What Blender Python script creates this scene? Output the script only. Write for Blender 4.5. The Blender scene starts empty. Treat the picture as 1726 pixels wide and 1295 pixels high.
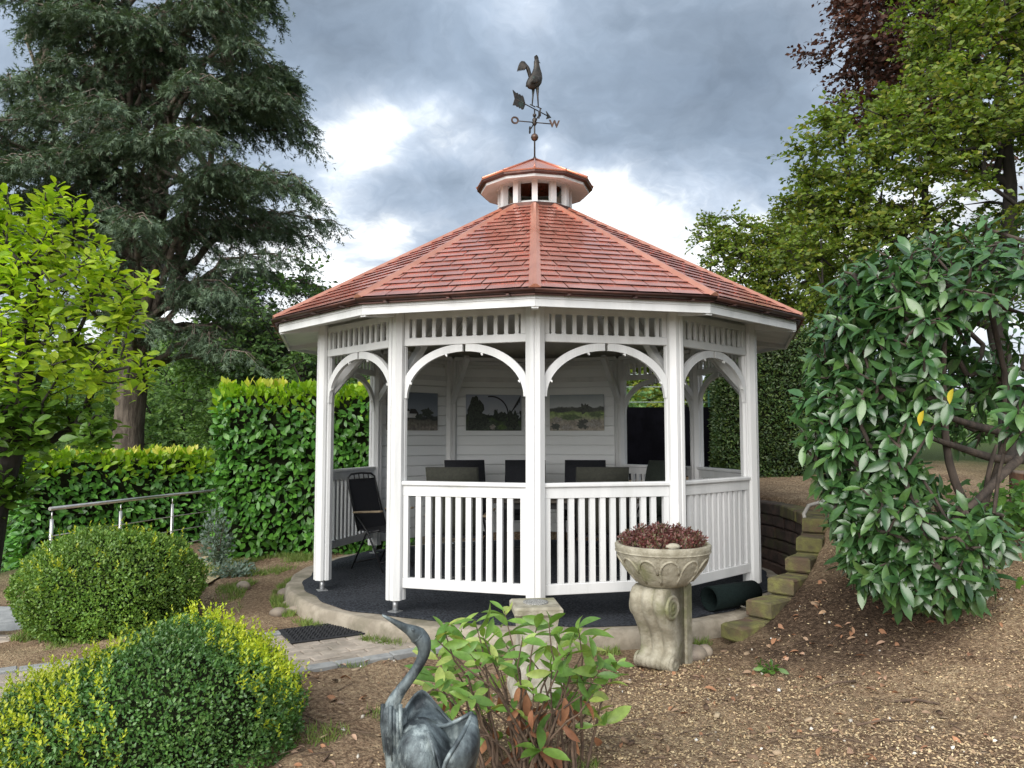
import bpy, math, random
import numpy as np
from mathutils import Vector, Matrix

sc = bpy.context.scene
col = sc.collection
R_ = math.radians
rng = np.random.default_rng(7)
random.seed(7)

# ---------------------------------------------------------------- camera
CAM = np.array([0.0, -7.94, 1.38])
YAW, PITCH, FPX = 1.75, 4.0, 1280.0
cd = bpy.data.cameras.new("camera")
cd.sensor_width = 36.0
cd.lens = 36.0 * FPX / 1726.0
cd.clip_start = 0.05
cd.clip_end = 3000.0
cam = bpy.data.objects.new("camera", cd)
col.objects.link(cam)
cam.location = CAM
cam.rotation_euler = (R_(90 + PITCH), 0, R_(YAW))
sc.camera = cam

# ---------------------------------------------------------------- sky, sun, exposure
SUN_EL, SUN_AZ = 31.0, 204.0          # compass-like: azimuth measured from +Y clockwise
sc.view_settings.view_transform = 'Standard'
sc.view_settings.look = 'None'
sc.view_settings.exposure = 2.1
sc.view_settings.gamma = 1.0
world = bpy.data.worlds.new("World")
sc.world = world
world.use_nodes = True


class NT:
    """small helper for node trees"""
    def __init__(s, tree):
        s.t = tree

    def n(s, typ, ins=None, **kw):
        nd = s.t.nodes.new(typ)
        for k, v in kw.items():
            setattr(nd, k, v)
        for k, v in (ins or {}).items():
            sock = nd.inputs[k]
            if hasattr(v, 'outputs'):
                v = v.outputs[0]
            if isinstance(v, bpy.types.NodeSocket):
                s.t.links.new(v, sock)
            else:
                sock.default_value = v
        return nd

    def math(s, op, a, b=0.0, c=None, clamp=False):
        ins = {0: a, 1: b}
        if c is not None:
            ins[2] = c
        return s.n('ShaderNodeMath', ins, operation=op, use_clamp=clamp)

    def ramp(s, fac, stops, interp='LINEAR'):
        nd = s.n('ShaderNodeValToRGB', {0: fac})
        cr = nd.color_ramp
        cr.interpolation = interp
        while len(cr.elements) < len(stops):
            cr.elements.new(0.5)
        for e, (p, c) in zip(cr.elements, stops):
            e.position = p
            e.color = (c[0], c[1], c[2], 1) if hasattr(c, '__len__') else (c, c, c, 1)
        return nd

    def mix(s, fac, a, b, blend='MIX'):
        nd = s.t.nodes.new('ShaderNodeMix')
        nd.data_type = 'RGBA'
        nd.blend_type = blend
        for idx, v in ((0, fac), (6, a), (7, b)):
            if hasattr(v, 'outputs'):
                v = v.outputs[2] if v.bl_idname == 'ShaderNodeMix' else v.outputs[0]
            if isinstance(v, bpy.types.NodeSocket):
                s.t.links.new(v, nd.inputs[idx])
            else:
                nd.inputs[idx].default_value = v if not (idx > 0 and len(v) == 3) else (*v, 1)
        return nd

    def vadd(s, a, b):
        return s.n('ShaderNodeVectorMath', {0: a, 1: b}, operation='ADD')


def pix_dir(px, py):
    y, p = R_(YAW), R_(PITCH)
    F = np.array([-math.sin(y) * math.cos(p), math.cos(y) * math.cos(p), math.sin(p)])
    Rt = np.array([math.cos(y), math.sin(y), 0])
    U = np.cross(Rt, F)
    return Rt * (px - 863) / FPX - U * (py - 647.5) / FPX + F


def at(px, py, depth):
    """world point seen at photograph pixel (px,py), `depth` metres in front (along +Y)"""
    d = pix_dir(px, py)
    return CAM + d * depth / d[1]


def build_world():
    wt = world.node_tree
    wt.nodes.clear()
    w = NT(wt)
    sky = w.n('ShaderNodeTexSky', sky_type='NISHITA', sun_disc=False, sun_elevation=R_(SUN_EL),
              sun_rotation=R_(SUN_AZ), air_density=1.0, dust_density=2.0)
    tc = w.n('ShaderNodeTexCoord')
    sep = w.n('ShaderNodeSeparateXYZ', {0: tc.outputs['Generated']})
    zz = w.math('ADD', w.math('MAXIMUM', sep.outputs[2], 0.0), 0.42)
    px = w.math('DIVIDE', sep.outputs[0], zz)
    py = w.math('DIVIDE', sep.outputs[1], zz)
    pl = w.n('ShaderNodeCombineXYZ', {0: px, 1: py, 2: 0.0})
    # large cloud masses + billows
    warp = w.n('ShaderNodeTexNoise', {'Vector': pl, 'Scale': 1.8, 'Detail': 5.0, 'Roughness': 0.6})
    wv = w.n('ShaderNodeVectorMath', {0: warp.outputs['Color'], 1: (0.55, 0.55, 0.55)}, operation='MULTIPLY')
    pw = w.vadd(pl, wv)
    big = w.n('ShaderNodeTexNoise', {'Vector': w.vadd(pw, (3.1, 7.4, 0.0)), 'Scale': 1.25, 'Detail': 9.0, 'Roughness': 0.54})
    det = w.n('ShaderNodeTexNoise', {'Vector': w.vadd(pw, (1.7, 4.2, 2.0)), 'Scale': 4.2, 'Detail': 9.0, 'Roughness': 0.62})
    # openings in the cloud deck (direction based, as seen left of the cupola and low over the trees)
    dens = w.math('ADD', w.math('MULTIPLY', big, 0.62), w.math('MULTIPLY', det, 0.38))
    nrm = w.n('ShaderNodeVectorMath', {0: tc.outputs['Generated']}, operation='NORMALIZE')
    for (gx, gy, rad, amt) in ((690, 205, 0.10, 0.155), (790, 225, 0.08, 0.14), (590, 225, 0.09, 0.14), (550, 330, 0.07, 0.06), (925, 255, 0.05, 0.10), (1010, 330, 0.08, 0.14),
                               (1090, 390, 0.10, 0.15), (650, 400, 0.06, 0.08), (560, 440, 0.10, 0.06), (1640, 330, 0.18, 0.08), (1250, 370, 0.12, 0.06), (700, 360, 0.12, 0.03), (860, 10, 0.07, 0.05),
                               (560, 70, 0.15, -0.07), (760, 90, 0.12, -0.03), (950, 60, 0.12, 0.035), (1180, 200, 0.20, -0.10), (1330, 230, 0.16, -0.06), (700, 300, 0.075, -0.10), (780, 330, 0.06, -0.05), (950, 120, 0.10, -0.02)):
        d = pix_dir(gx, gy)
        d = d / np.linalg.norm(d)
        dist = w.n('ShaderNodeVectorMath', {0: nrm, 1: tuple(d)}, operation='DISTANCE')
        m = w.n('ShaderNodeMapRange', {0: dist.outputs['Value'], 1: 0.0, 2: rad, 3: amt, 4: 0.0}, interpolation_type='SMOOTHSTEP')
        dens = w.math('SUBTRACT', dens, m)
    ramp = w.ramp(dens, [(0.32, (1.08, 1.08, 1.08)), (0.395, (0.88, 0.91, 0.94)), (0.435, (0.60, 0.66, 0.73)), (0.47, (0.43, 0.50, 0.60)),
                         (0.53, (0.315, 0.385, 0.485)), (0.60, (0.245, 0.31, 0.40)), (0.70, (0.205, 0.265, 0.35))])
    wisp = w.ramp(w.n('ShaderNodeTexNoise', {'Vector': w.vadd(pw, (9.0, 2.0, 5.0)), 'Scale': 3.0, 'Detail': 8.0, 'Roughness': 0.6}),
                  [(0.36, 0.82), (0.64, 1.22)])
    cc = w.mix(1.0, ramp, wisp, 'MULTIPLY')
    # pale haze towards the horizon
    hz = w.n('ShaderNodeMapRange', {0: sep.outputs[2], 1: 0.02, 2: 0.24, 3: 0.65, 4: 0.0})
    cc = w.mix(hz.outputs[0], cc, (0.78, 0.83, 0.88))
    cloud = w.n('ShaderNodeVectorMath', {0: cc.outputs[2], 1: (3.15, 3.13, 3.1)}, operation='MULTIPLY')
    gap = w.ramp(dens, [(0.33, 0.88), (0.40, 1.0)])
    fin = w.mix(gap, sky, cloud)
    bg = w.n('ShaderNodeBackground', {0: fin.outputs[2], 1: 0.1})
    out = w.n('ShaderNodeOutputWorld', {0: bg})


build_world()
sd = bpy.data.lights.new("sun", 'SUN')
sd.energy = 1.2
sd.angle = R_(65)
sd.color = (1.0, 0.965, 0.91)
sun = bpy.data.objects.new("sun", sd)
col.objects.link(sun)
_az = R_(SUN_AZ)
_sv = Vector((math.sin(_az) * math.cos(R_(SUN_EL)), math.cos(_az) * math.cos(R_(SUN_EL)), math.sin(R_(SUN_EL))))
sun.rotation_euler = _sv.to_track_quat('Z', 'Y').to_euler()
sun.location = (-6, -12, 14)

# ---------------------------------------------------------------- materials
MATS = {}


def mat(name, c1, c2=None, scale=6.0, rough=0.6, metal=0.0, bump=0.0, bscale=60.0, spec=0.5, stretch=(1, 1, 1),
        jitter=0.0, detail=6.0, c3=None, c3_scale=1.3, c3_lo=0.5, c3_hi=0.65, coat=0.0, rvar=0.0, bdist=0.01):
    """painted / stone / metal surface: two-tone noise in world space, a patchy third tone, fine bump"""
    m = bpy.data.materials.new(name)
    m.use_nodes = True
    t = NT(m.node_tree)
    b = m.node_tree.nodes['Principled BSDF']
    geo = t.n('ShaderNodeNewGeometry')
    mp = t.n('ShaderNodeMapping', {0: geo.outputs['Position'], 3: stretch})
    nz = t.n('ShaderNodeTexNoise', {'Vector': mp, 'Scale': scale, 'Detail': detail, 'Roughness': 0.6})
    c2 = c2 or tuple(v * 0.8 for v in c1)
    cc = t.ramp(nz, [(0.40, c2), (0.60, c1)])
    out = cc.outputs[0]
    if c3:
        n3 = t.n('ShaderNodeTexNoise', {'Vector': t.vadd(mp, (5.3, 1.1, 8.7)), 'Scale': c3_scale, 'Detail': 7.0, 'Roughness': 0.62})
        f3 = t.ramp(n3, [(c3_lo, 0.0), (c3_hi, 1.0)])
        out = t.mix(f3, out, c3).outputs[2]
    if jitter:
        oi = t.n('ShaderNodeObjectInfo')
        fv = t.n('ShaderNodeMapRange', {0: oi.outputs['Random'], 3: 1 - jitter, 4: 1 + jitter})
        out = t.n('ShaderNodeVectorMath', {0: out, 'Scale': fv.outputs[0]}, operation='SCALE').outputs[0]
    t.t.links.new(out, b.inputs['Base Color'])
    b.inputs['Roughness'].default_value = rough
    if rvar:
        rr = t.n('ShaderNodeMapRange', {0: nz.outputs[0], 1: 0.3, 2: 0.7, 3: rough - rvar, 4: rough + rvar})
        t.t.links.new(rr.outputs[0], b.inputs['Roughness'])
    b.inputs['Metallic'].default_value = metal
    b.inputs['Specular IOR Level'].default_value = spec
    b.inputs['Coat Weight'].default_value = coat
    if bump:
        bn = t.n('ShaderNodeTexNoise', {'Vector': mp, 'Scale': bscale, 'Detail': 5.0, 'Roughness': 0.65})
        bp = t.n('ShaderNodeBump', {'Height': bn.outputs[0], 'Strength': bump, 'Distance': bdist})
        t.t.links.new(bp.outputs[0], b.inputs['Normal'])
    MATS[name] = m
    return m


def leafmat(name, cols, rough=0.45, trans=0.25, tcol=None, spec=0.5, vein=False):
    """foliage: colour picked per leaf, glossy face, some light let through"""
    m = bpy.data.materials.new(name)
    m.use_nodes = True
    t = NT(m.node_tree)
    b = m.node_tree.nodes['Principled BSDF']
    geo = t.n('ShaderNodeNewGeometry')
    oi = t.n('ShaderNodeObjectInfo')
    fr = t.math('FRACT', t.math('ADD', geo.outputs['Random Per Island'], t.math('MULTIPLY', oi.outputs['Random'], 3.7)))
    n = len(cols)
    gain = 1.5 if max(max(c) for c in cols) < 0.25 else 1.08
    ramp = t.ramp(fr, [((i + 0.5) / n, c) for i, c in enumerate(cols)])
    nz = t.n('ShaderNodeTexNoise', {'Vector': geo.outputs['Position'], 'Scale': 1.6, 'Detail': 3.0})
    br = t.n('ShaderNodeMapRange', {0: nz.outputs[0], 1: 0.3, 2: 0.7, 3: 0.72 * gain, 4: 1.28 * gain})
    c = t.n('ShaderNodeVectorMath', {0: ramp.outputs[0], 'Scale': br.outputs[0]}, operation='SCALE')
    if vein:
        n2 = t.n('ShaderNodeTexNoise', {'Vector': geo.outputs['Position'], 'Scale': 45.0, 'Detail': 3.0})
        b2 = t.n('ShaderNodeMapRange', {0: n2.outputs[0], 1: 0.3, 2: 0.7, 3: 0.82, 4: 1.15})
        c = t.n('ShaderNodeVectorMath', {0: c.outputs[0], 'Scale': b2.outputs[0]}, operation='SCALE')
    t.t.links.new(c.outputs[0], b.inputs['Base Color'])
    b.inputs['Roughness'].default_value = rough
    b.inputs['Specular IOR Level'].default_value = spec
    tr = t.n('ShaderNodeBsdfTranslucent')
    tm = t.mix(1.0, c.outputs[0], tcol or (1.25, 1.35, 0.5), 'MULTIPLY')
    t.t.links.new(tm.outputs[2], tr.inputs[0])
    mx = t.n('ShaderNodeMixShader', {0: trans, 1: b.outputs[0], 2: tr.outputs[0]})
    t.t.links.new(mx.outputs[0], m.node_tree.nodes['Material Output'].inputs[0])
    MATS[name] = m
    return m


mat('white_paint', (0.70, 0.70, 0.70), (0.62, 0.625, 0.625), scale=5.0, rough=0.45, bump=0.25, bscale=80, stretch=(1, 1, 0.10),
    c3=(0.50, 0.51, 0.47), c3_scale=2.6, c3_lo=0.56, c3_hi=0.80)
mat('white_board', (0.80, 0.81, 0.81), (0.74, 0.755, 0.755), scale=2.0, rough=0.5, bump=0.12, bscale=80, stretch=(0.2, 0.2, 1), jitter=0.04)
mat('ceiling_paint', (0.78, 0.77, 0.74), (0.70, 0.695, 0.67), scale=5, rough=0.6, bump=0.1)
mat('copper', (0.80, 0.395, 0.31), (0.70, 0.32, 0.245), scale=5.0, rough=0.24, metal=0.68, bump=0.08, bscale=35, jitter=0.06, rvar=0.07,
    c3=(0.60, 0.285, 0.22), c3_scale=2.8, c3_lo=0.52, c3_hi=0.72)
mat('copper_cap', (0.76, 0.36, 0.255), (0.68, 0.30, 0.205), scale=4.0, rough=0.3, metal=0.65, jitter=0.05, rvar=0.05)
mat('copper_dark', (0.105, 0.045, 0.034), (0.065, 0.030, 0.024), scale=9, rough=0.45, metal=0.5)
mat('bronze_vane', (0.060, 0.050, 0.042), (0.028, 0.027, 0.025), scale=22, rough=0.55, metal=0.4, c3=(0.055, 0.10, 0.085), c3_scale=9, c3_lo=0.55, c3_hi=0.7)
mat('bronze_ball', (0.16, 0.10, 0.075), (0.09, 0.06, 0.048), scale=22, rough=0.42, metal=0.7)
mat('galvanised', (0.55, 0.56, 0.57), (0.42, 0.43, 0.44), scale=14, rough=0.38, metal=0.7)
mat('stainless', (0.62, 0.60, 0.57), (0.50, 0.48, 0.46), scale=9, rough=0.28, metal=0.9)
mat('carpet', (0.060, 0.066, 0.078), (0.014, 0.016, 0.020), scale=55, rough=0.95, bump=0.8, bscale=260, spec=0.15, detail=3,
    c3=(0.055, 0.060, 0.070), c3_scale=1.4, c3_lo=0.5, c3_hi=0.75)
mat('concrete', (0.36, 0.315, 0.25), (0.25, 0.215, 0.165), scale=7, rough=0.85, bump=0.5, bscale=45, c3=(0.16, 0.145, 0.10), c3_scale=2.3)
mat('paver', (0.42, 0.36, 0.30), (0.31, 0.265, 0.22), scale=9, rough=0.85, bump=0.4, bscale=70, jitter=0.16, c3=(0.24, 0.21, 0.17), c3_scale=3)
mat('paver_grey', (0.33, 0.335, 0.33), (0.24, 0.245, 0.245), scale=9, rough=0.8, bump=0.4, bscale=70, jitter=0.14)
mat('rubber', (0.028, 0.029, 0.033), (0.018, 0.019, 0.022), scale=40, rough=0.7, spec=0.35)
mat('stone_mossy', (0.40, 0.37, 0.29), (0.25, 0.225, 0.165), scale=11, rough=0.88, bump=0.7, bscale=55, c3=(0.155, 0.165, 0.062), c3_scale=3.2, c3_lo=0.50, c3_hi=0.70, bdist=0.012)
mat('stone_pale', (0.47, 0.44, 0.37), (0.31, 0.285, 0.225), scale=12, rough=0.88, bump=0.6, bscale=60, c3=(0.22, 0.215, 0.10), c3_scale=3.4, c3_lo=0.52, c3_hi=0.72)
mat('gravel', (0.55, 0.54, 0.51), (0.12, 0.12, 0.11), scale=190, rough=0.9, bump=1.0, bscale=190, detail=2)
mat('block_moss', (0.17, 0.165, 0.055), (0.10, 0.085, 0.045), scale=9, rough=0.95, bump=0.7, bscale=60, jitter=0.15, c3=(0.12, 0.075, 0.052), c3_scale=5)
mat('block_dark', (0.105, 0.068, 0.053), (0.06, 0.042, 0.035), scale=9, rough=0.92, bump=0.6, bscale=60, jitter=0.22, c3=(0.085, 0.085, 0.04), c3_scale=4)
mat('river_stone', (0.27, 0.225, 0.175), (0.17, 0.14, 0.115), scale=6, rough=0.7, bump=0.2, bscale=60, jitter=0.2)
mat('patina', (0.15, 0.185, 0.195), (0.030, 0.038, 0.044), scale=13, rough=0.52, metal=0.3, bump=0.7, bscale=70, c3=(0.36, 0.42, 0.42), c3_scale=11, c3_lo=0.55, c3_hi=0.66, stretch=(1, 1, 0.5), detail=9.0, bdist=0.006)
mat('black_metal', (0.018, 0.018, 0.020), rough=0.4, spec=0.5)
mat('black_textile', (0.014, 0.015, 0.020), (0.009, 0.010, 0.014), scale=60, rough=0.85, bump=0.3, bscale=300)
mat('green_textile', (0.030, 0.040, 0.030), (0.021, 0.028, 0.022), scale=60, rough=0.9, bump=0.3, bscale=300)
mat('olive_cushion', (0.034, 0.035, 0.026), (0.024, 0.025, 0.019), scale=40, rough=0.9, bump=0.3, bscale=250)
mat('table_wood', (0.085, 0.07, 0.055), (0.055, 0.045, 0.036), scale=14, rough=0.6, stretch=(0.2, 1, 1))
mat('arm_wood', (0.33, 0.26, 0.17), (0.24, 0.185, 0.12), scale=25, rough=0.6)
mat('bark', (0.21, 0.17, 0.135), (0.085, 0.066, 0.052), scale=9, rough=0.95, bump=0.9, bscale=24, stretch=(1, 1, 0.25), bdist=0.04)
mat('bark_pale', (0.30, 0.255, 0.215), (0.16, 0.13, 0.105), scale=7, rough=0.95, bump=0.9, bscale=22, stretch=(1, 1, 0.22), bdist=0.05, c3=(0.115, 0.09, 0.07), c3_scale=2.5)
mat('bark_dark', (0.040, 0.033, 0.028), (0.020, 0.017, 0.014), scale=9, rough=0.95, bump=0.6, bscale=24, stretch=(1, 1, 0.3))
mat('twig', (0.15, 0.10, 0.068), (0.075, 0.05, 0.036), scale=20, rough=0.9, bump=0.4, bscale=60)
mat('shade_core', (0.020, 0.024, 0.012), (0.011, 0.013, 0.008), scale=20, rough=1.0, spec=0.0)  # near-black tone that stands for shade inside bushes and hedges
mat('laurel_bark', (0.085, 0.064, 0.050), (0.040, 0.031, 0.025), scale=16, rough=0.95, bump=0.7, bscale=45, stretch=(1, 1, 0.4))
mat('stump_wood', (0.42, 0.27, 0.18), (0.26, 0.12, 0.07), scale=7, rough=0.9, bump=0.9, bscale=18, stretch=(1, 1, 0.25), bdist=0.03)
mat('stump_top', (0.50, 0.37, 0.29), (0.36, 0.25, 0.20), scale=8, rough=0.85, bump=0.4, bscale=40)
mat('screen_black', (0.005, 0.005, 0.007), (0.003, 0.003, 0.004), scale=4, rough=1.0, spec=0.03)
mat('green_metal', (0.028, 0.12, 0.085), rough=0.5)
mat('wire', (0.35, 0.42, 0.38), rough=0.45, metal=0.6)
mat('soil', (0.075, 0.05, 0.035), (0.035, 0.025, 0.018), scale=20, rough=1.0, bump=0.8, bscale=60)
mat('clip_white', (0.85, 0.85, 0.84), rough=0.4)

leafmat('leaf_box', [(0.036, 0.088, 0.020), (0.052, 0.118, 0.024), (0.078, 0.155, 0.034), (0.040, 0.100, 0.032), (0.10, 0.17, 0.05)], rough=0.34, trans=0.18)
leafmat('leaf_box_far', [(0.085, 0.165, 0.028), (0.115, 0.20, 0.032), (0.062, 0.13, 0.024), (0.15, 0.235, 0.036)], rough=0.45, trans=0.2)
leafmat('leaf_box_tip', [(0.40, 0.46, 0.030), (0.50, 0.52, 0.035), (0.30, 0.40, 0.028)], rough=0.45, trans=0.35)
leafmat('leaf_magnolia', [(0.32, 0.46, 0.034), (0.42, 0.55, 0.042), (0.50, 0.60, 0.05), (0.23, 0.37, 0.034)], rough=0.42, trans=0.42, vein=True)
leafmat('leaf_magnolia_low', [(0.12, 0.23, 0.030), (0.085, 0.18, 0.028), (0.16, 0.28, 0.036)], rough=0.42, trans=0.35, vein=True)  # darker copy for the low leaves, their shade put into the colour
leafmat('leaf_hedge', [(0.038, 0.115, 0.018), (0.060, 0.16, 0.022), (0.082, 0.20, 0.028), (0.032, 0.09, 0.018)], rough=0.33, trans=0.15, spec=0.45)
leafmat('leaf_hedge_tip', [(0.19, 0.33, 0.018), (0.28, 0.42, 0.022), (0.14, 0.28, 0.016)], rough=0.36, trans=0.4)
leafmat('leaf_hedge_shoot', [(0.48, 0.52, 0.07), (0.56, 0.56, 0.11), (0.50, 0.46, 0.09)], rough=0.45, trans=0.4)
leafmat('leaf_laurel', [(0.022, 0.060, 0.018), (0.030, 0.078, 0.022), (0.048, 0.105, 0.030), (0.024, 0.064, 0.016), (0.060, 0.120, 0.030)], rough=0.30, trans=0.12, spec=0.9, vein=True)
leafmat('leaf_yellow', [(0.55, 0.40, 0.02), (0.50, 0.44, 0.05)], rough=0.5, trans=0.3)
leafmat('leaf_shrub', [(0.13, 0.24, 0.045), (0.19, 0.32, 0.06), (0.10, 0.21, 0.04), (0.24, 0.36, 0.08), (0.34, 0.40, 0.11), (0.15, 0.28, 0.055), (0.11, 0.22, 0.05)], rough=0.38, trans=0.3, vein=True)
leafmat('leaf_dead', [(0.30, 0.13, 0.065), (0.38, 0.18, 0.09), (0.22, 0.095, 0.05)], rough=0.75, trans=0.2, tcol=(1.1, 0.9, 0.7), vein=True)
leafmat('needle_cedar', [(0.050, 0.082, 0.050), (0.070, 0.108, 0.066), (0.105, 0.145, 0.088), (0.052, 0.078, 0.040)], rough=0.6, trans=0.12)
leafmat('leaf_beech', [(0.092, 0.142, 0.020), (0.125, 0.175, 0.024), (0.066, 0.115, 0.020), (0.185, 0.185, 0.026), (0.10, 0.15, 0.02)], rough=0.5, trans=0.35)
leafmat('leaf_copper', [(0.050, 0.022, 0.016), (0.075, 0.030, 0.018), (0.038, 0.021, 0.017)], rough=0.5, trans=0.25, tcol=(1.2, 0.8, 0.6))
leafmat('leaf_wood', [(0.060, 0.12, 0.034), (0.080, 0.145, 0.040), (0.045, 0.095, 0.032), (0.105, 0.17, 0.046)], rough=0.6, trans=0.25)
leafmat('leaf_glade', [(0.095, 0.175, 0.045), (0.125, 0.215, 0.055), (0.075, 0.145, 0.042), (0.15, 0.235, 0.06)], rough=0.6, trans=0.3)
leafmat('leaf_lime', [(0.13, 0.19, 0.026), (0.17, 0.22, 0.030), (0.085, 0.14, 0.022), (0.20, 0.21, 0.03)], rough=0.5, trans=0.4)
leafmat('leaf_yew', [(0.022, 0.048, 0.012), (0.033, 0.062, 0.013), (0.055, 0.080, 0.014), (0.018, 0.038, 0.011)], rough=0.5, trans=0.12)
leafmat('leaf_ivy', [(0.075, 0.165, 0.030), (0.11, 0.21, 0.036), (0.055, 0.13, 0.028)], rough=0.4, trans=0.3, vein=True)
leafmat('leaf_grey', [(0.15, 0.21, 0.17), (0.11, 0.165, 0.13), (0.19, 0.25, 0.20)], rough=0.6, trans=0.2)
leafmat('leaf_sedum', [(0.105, 0.030, 0.028), (0.070, 0.026, 0.020), (0.13, 0.045, 0.040), (0.075, 0.085, 0.030), (0.19, 0.10, 0.09)], rough=0.45, trans=0.15, tcol=(1.3, 0.7, 0.7))
leafmat('grass', [(0.085, 0.14, 0.028), (0.11, 0.165, 0.034), (0.15, 0.175, 0.05)], rough=0.6, trans=0.3)
leafmat('chips', [(0.48, 0.36, 0.21), (0.54, 0.42, 0.25), (0.40, 0.29, 0.17), (0.17, 0.11, 0.07), (0.60, 0.49, 0.30), (0.26, 0.175, 0.115), (0.34, 0.24, 0.15)], rough=0.9, trans=0.0, spec=0.2)
leafmat('litter', [(0.34, 0.17, 0.09), (0.24, 0.115, 0.065), (0.42, 0.27, 0.16), (0.30, 0.21, 0.15), (0.48, 0.30, 0.20)], rough=0.8, trans=0.1, tcol=(1.1, 0.9, 0.7), vein=True)


# ---------------------------------------------------------------- object helpers
def tag(o, label=None, cat=None, group=None, kind=None):
    if label: o['label'] = label
    if cat: o['category'] = cat
    if group: o['group'] = group
    if kind: o['kind'] = kind
    return o


def empty(name, loc=(0, 0, 0), rz=0.0, parent=None):
    o = bpy.data.objects.new(name, None)
    col.objects.link(o)
    o.location = loc
    o.rotation_euler = (0, 0, rz)
    o.empty_display_size = 0.2
    if parent: o.parent = parent
    return o


def link(name, me, parent=None, loc=None, rot=None, scale=None):
    o = bpy.data.objects.new(name, me)
    col.objects.link(o)
    if parent: o.parent = parent
    if loc is not None: o.location = loc
    if rot is not None: o.rotation_euler = rot
    if scale is not None: o.scale = scale
    return o


def mesh_np(name, V, F, material, smooth=False):
    """mesh from arrays; F is (n,3) or (n,4)"""
    V = np.asarray(V, dtype=np.float32)
    F = np.asarray(F, dtype=np.int32)
    me = bpy.data.meshes.new(name)
    me.vertices.add(len(V))
    me.vertices.foreach_set('co', V.ravel())
    k = F.shape[1]
    me.loops.add(F.size)
    me.loops.foreach_set('vertex_index', F.ravel())
    me.polygons.add(len(F))
    me.polygons.foreach_set('loop_start', np.arange(0, F.size, k, dtype=np.int32))
    if smooth:
        me.polygons.foreach_set('use_smooth', np.ones(len(F), dtype=bool))
    me.materials.append(MATS[material])
    me.update(calc_edges=True)
    return me


class MB:
    """collects solids and builds them as one mesh"""
    def __init__(s):
        s.v, s.f, s.sm = [], [], []

    def add(s, V, F, smooth=False, M=None):
        o = len(s.v)
        for p in V:
            p = Vector(p)
            if M is not None: p = M @ p
            s.v.append(p)
        for f in F:
            s.f.append([i + o for i in f])
            s.sm.append(smooth)
        return s

    def box(s, c, d, M=None, rz=0.0, ry=0.0, rx=0.0, bev=0.0):
        hx, hy, hz = d[0] / 2, d[1] / 2, d[2] / 2
        T = Matrix.Translation(c) @ Matrix.Rotation(rz, 4, 'Z') @ Matrix.Rotation(ry, 4, 'Y') @ Matrix.Rotation(rx, 4, 'X')
        if M is not None: T = M @ T
        if bev > 0:
            b = bev
            V, F = [], []
            for (z, i) in ((-hz, b), (-hz + b, 0), (hz - b, 0), (hz, b)):
                V += [(-hx + i, -hy + i, z), (hx - i, -hy + i, z), (hx - i, hy - i, z), (-hx + i, hy - i, z)]
            F.append((3, 2, 1, 0))
            for l in range(3):
                for k in range(4):
                    F.append((l * 4 + k, l * 4 + (k + 1) % 4, l * 4 + 4 + (k + 1) % 4, l * 4 + 4 + k))
            F.append((12, 13, 14, 15))
            return s.add(V, F, M=T)
        V = [(x, y, z) for z in (-hz, hz) for (x, y) in ((-hx, -hy), (hx, -hy), (hx, hy), (-hx, hy))]
        F = [(3, 2, 1, 0), (4, 5, 6, 7), (0, 1, 5, 4), (1, 2, 6, 5), (2, 3, 7, 6), (3, 0, 4, 7)]
        return s.add(V, F, M=T)

    def prism(s, poly, h0, h1, M=None, smooth=False):
        """polygon in XY from z=h0 to h1"""
        n = len(poly)
        V = [(x, y, h0) for x, y in poly] + [(x, y, h1) for x, y in poly]
        F = [tuple(range(n - 1, -1, -1)), tuple(range(n, 2 * n))]
        s.add(V, F, M=M)
        o = len(s.v) - 2 * n
        for i in range(n):
            s.f.append([o + i, o + (i + 1) % n, o + n + (i + 1) % n, o + n + i])
            s.sm.append(smooth)
        return s

    def loft(s, rings, cap=True, closed=True, smooth=True, M=None):
        k = len(rings[0])
        V = [p for r in rings for p in r]
        F = []
        for i in range(len(rings) - 1):
            for j in range(k if closed else k - 1):
                a, b = i * k + j, i * k + (j + 1) % k
                F.append((a, b, b + k, a + k))
        o = len(s.v)
        s.add(V, F, smooth, M)
        if cap and closed:
            s.f.append([o + j for j in range(k - 1, -1, -1)]); s.sm.append(False)
            s.f.append([o + (len(rings) - 1) * k + j for j in range(k)]); s.sm.append(False)
        return s

    def lathe(s, prof, n=32, M=None, smooth=True, cap=True):
        rings = [[(r * math.cos(2 * math.pi * j / n), r * math.sin(2 * math.pi * j / n), z) for j in range(n)] for r, z in prof]
        return s.loft(rings, cap=cap, smooth=smooth, M=M)

    def tube(s, path, radii, n=8, M=None, cap=True, flat=None):
        path = [Vector(p) for p in path]
        if not hasattr(radii, '__len__'): radii = [radii] * len(path)
        rings = []
        ref = None
        for i, p in enumerate(path):
            t = (path[min(i + 1, len(path) - 1)] - path[max(i - 1, 0)]).normalized()
            if ref is None:
                ref = Vector((0, 0, 1)) if abs(t.z) < 0.9 else Vector((1, 0, 0))
            u = (ref - t * ref.dot(t)).normalized()
            w = t.cross(u)
            ref = u
            fl = flat[i] if flat else 1.0
            rings.append([p + (u * math.cos(2 * math.pi * j / n) + w * math.sin(2 * math.pi * j / n) * fl) * radii[i] for j in range(n)])
        return s.loft(rings, cap=cap, M=M)

    def mesh(s, name, material):
        me = bpy.data.meshes.new(name)
        me.from_pydata([tuple(v) for v in s.v], [], s.f)
        me.polygons.foreach_set('use_smooth', s.sm)
        me.materials.append(MATS[material])
        me.update()
        return me

    def build(s, name, material, parent=None, loc=None, rot=None):
        return link(name, s.mesh(name, material), parent, loc, rot)


def azp(a, r, z=0.0):
    a = R_(a)
    return Vector((math.sin(a) * r, -math.cos(a) * r, z))
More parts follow.
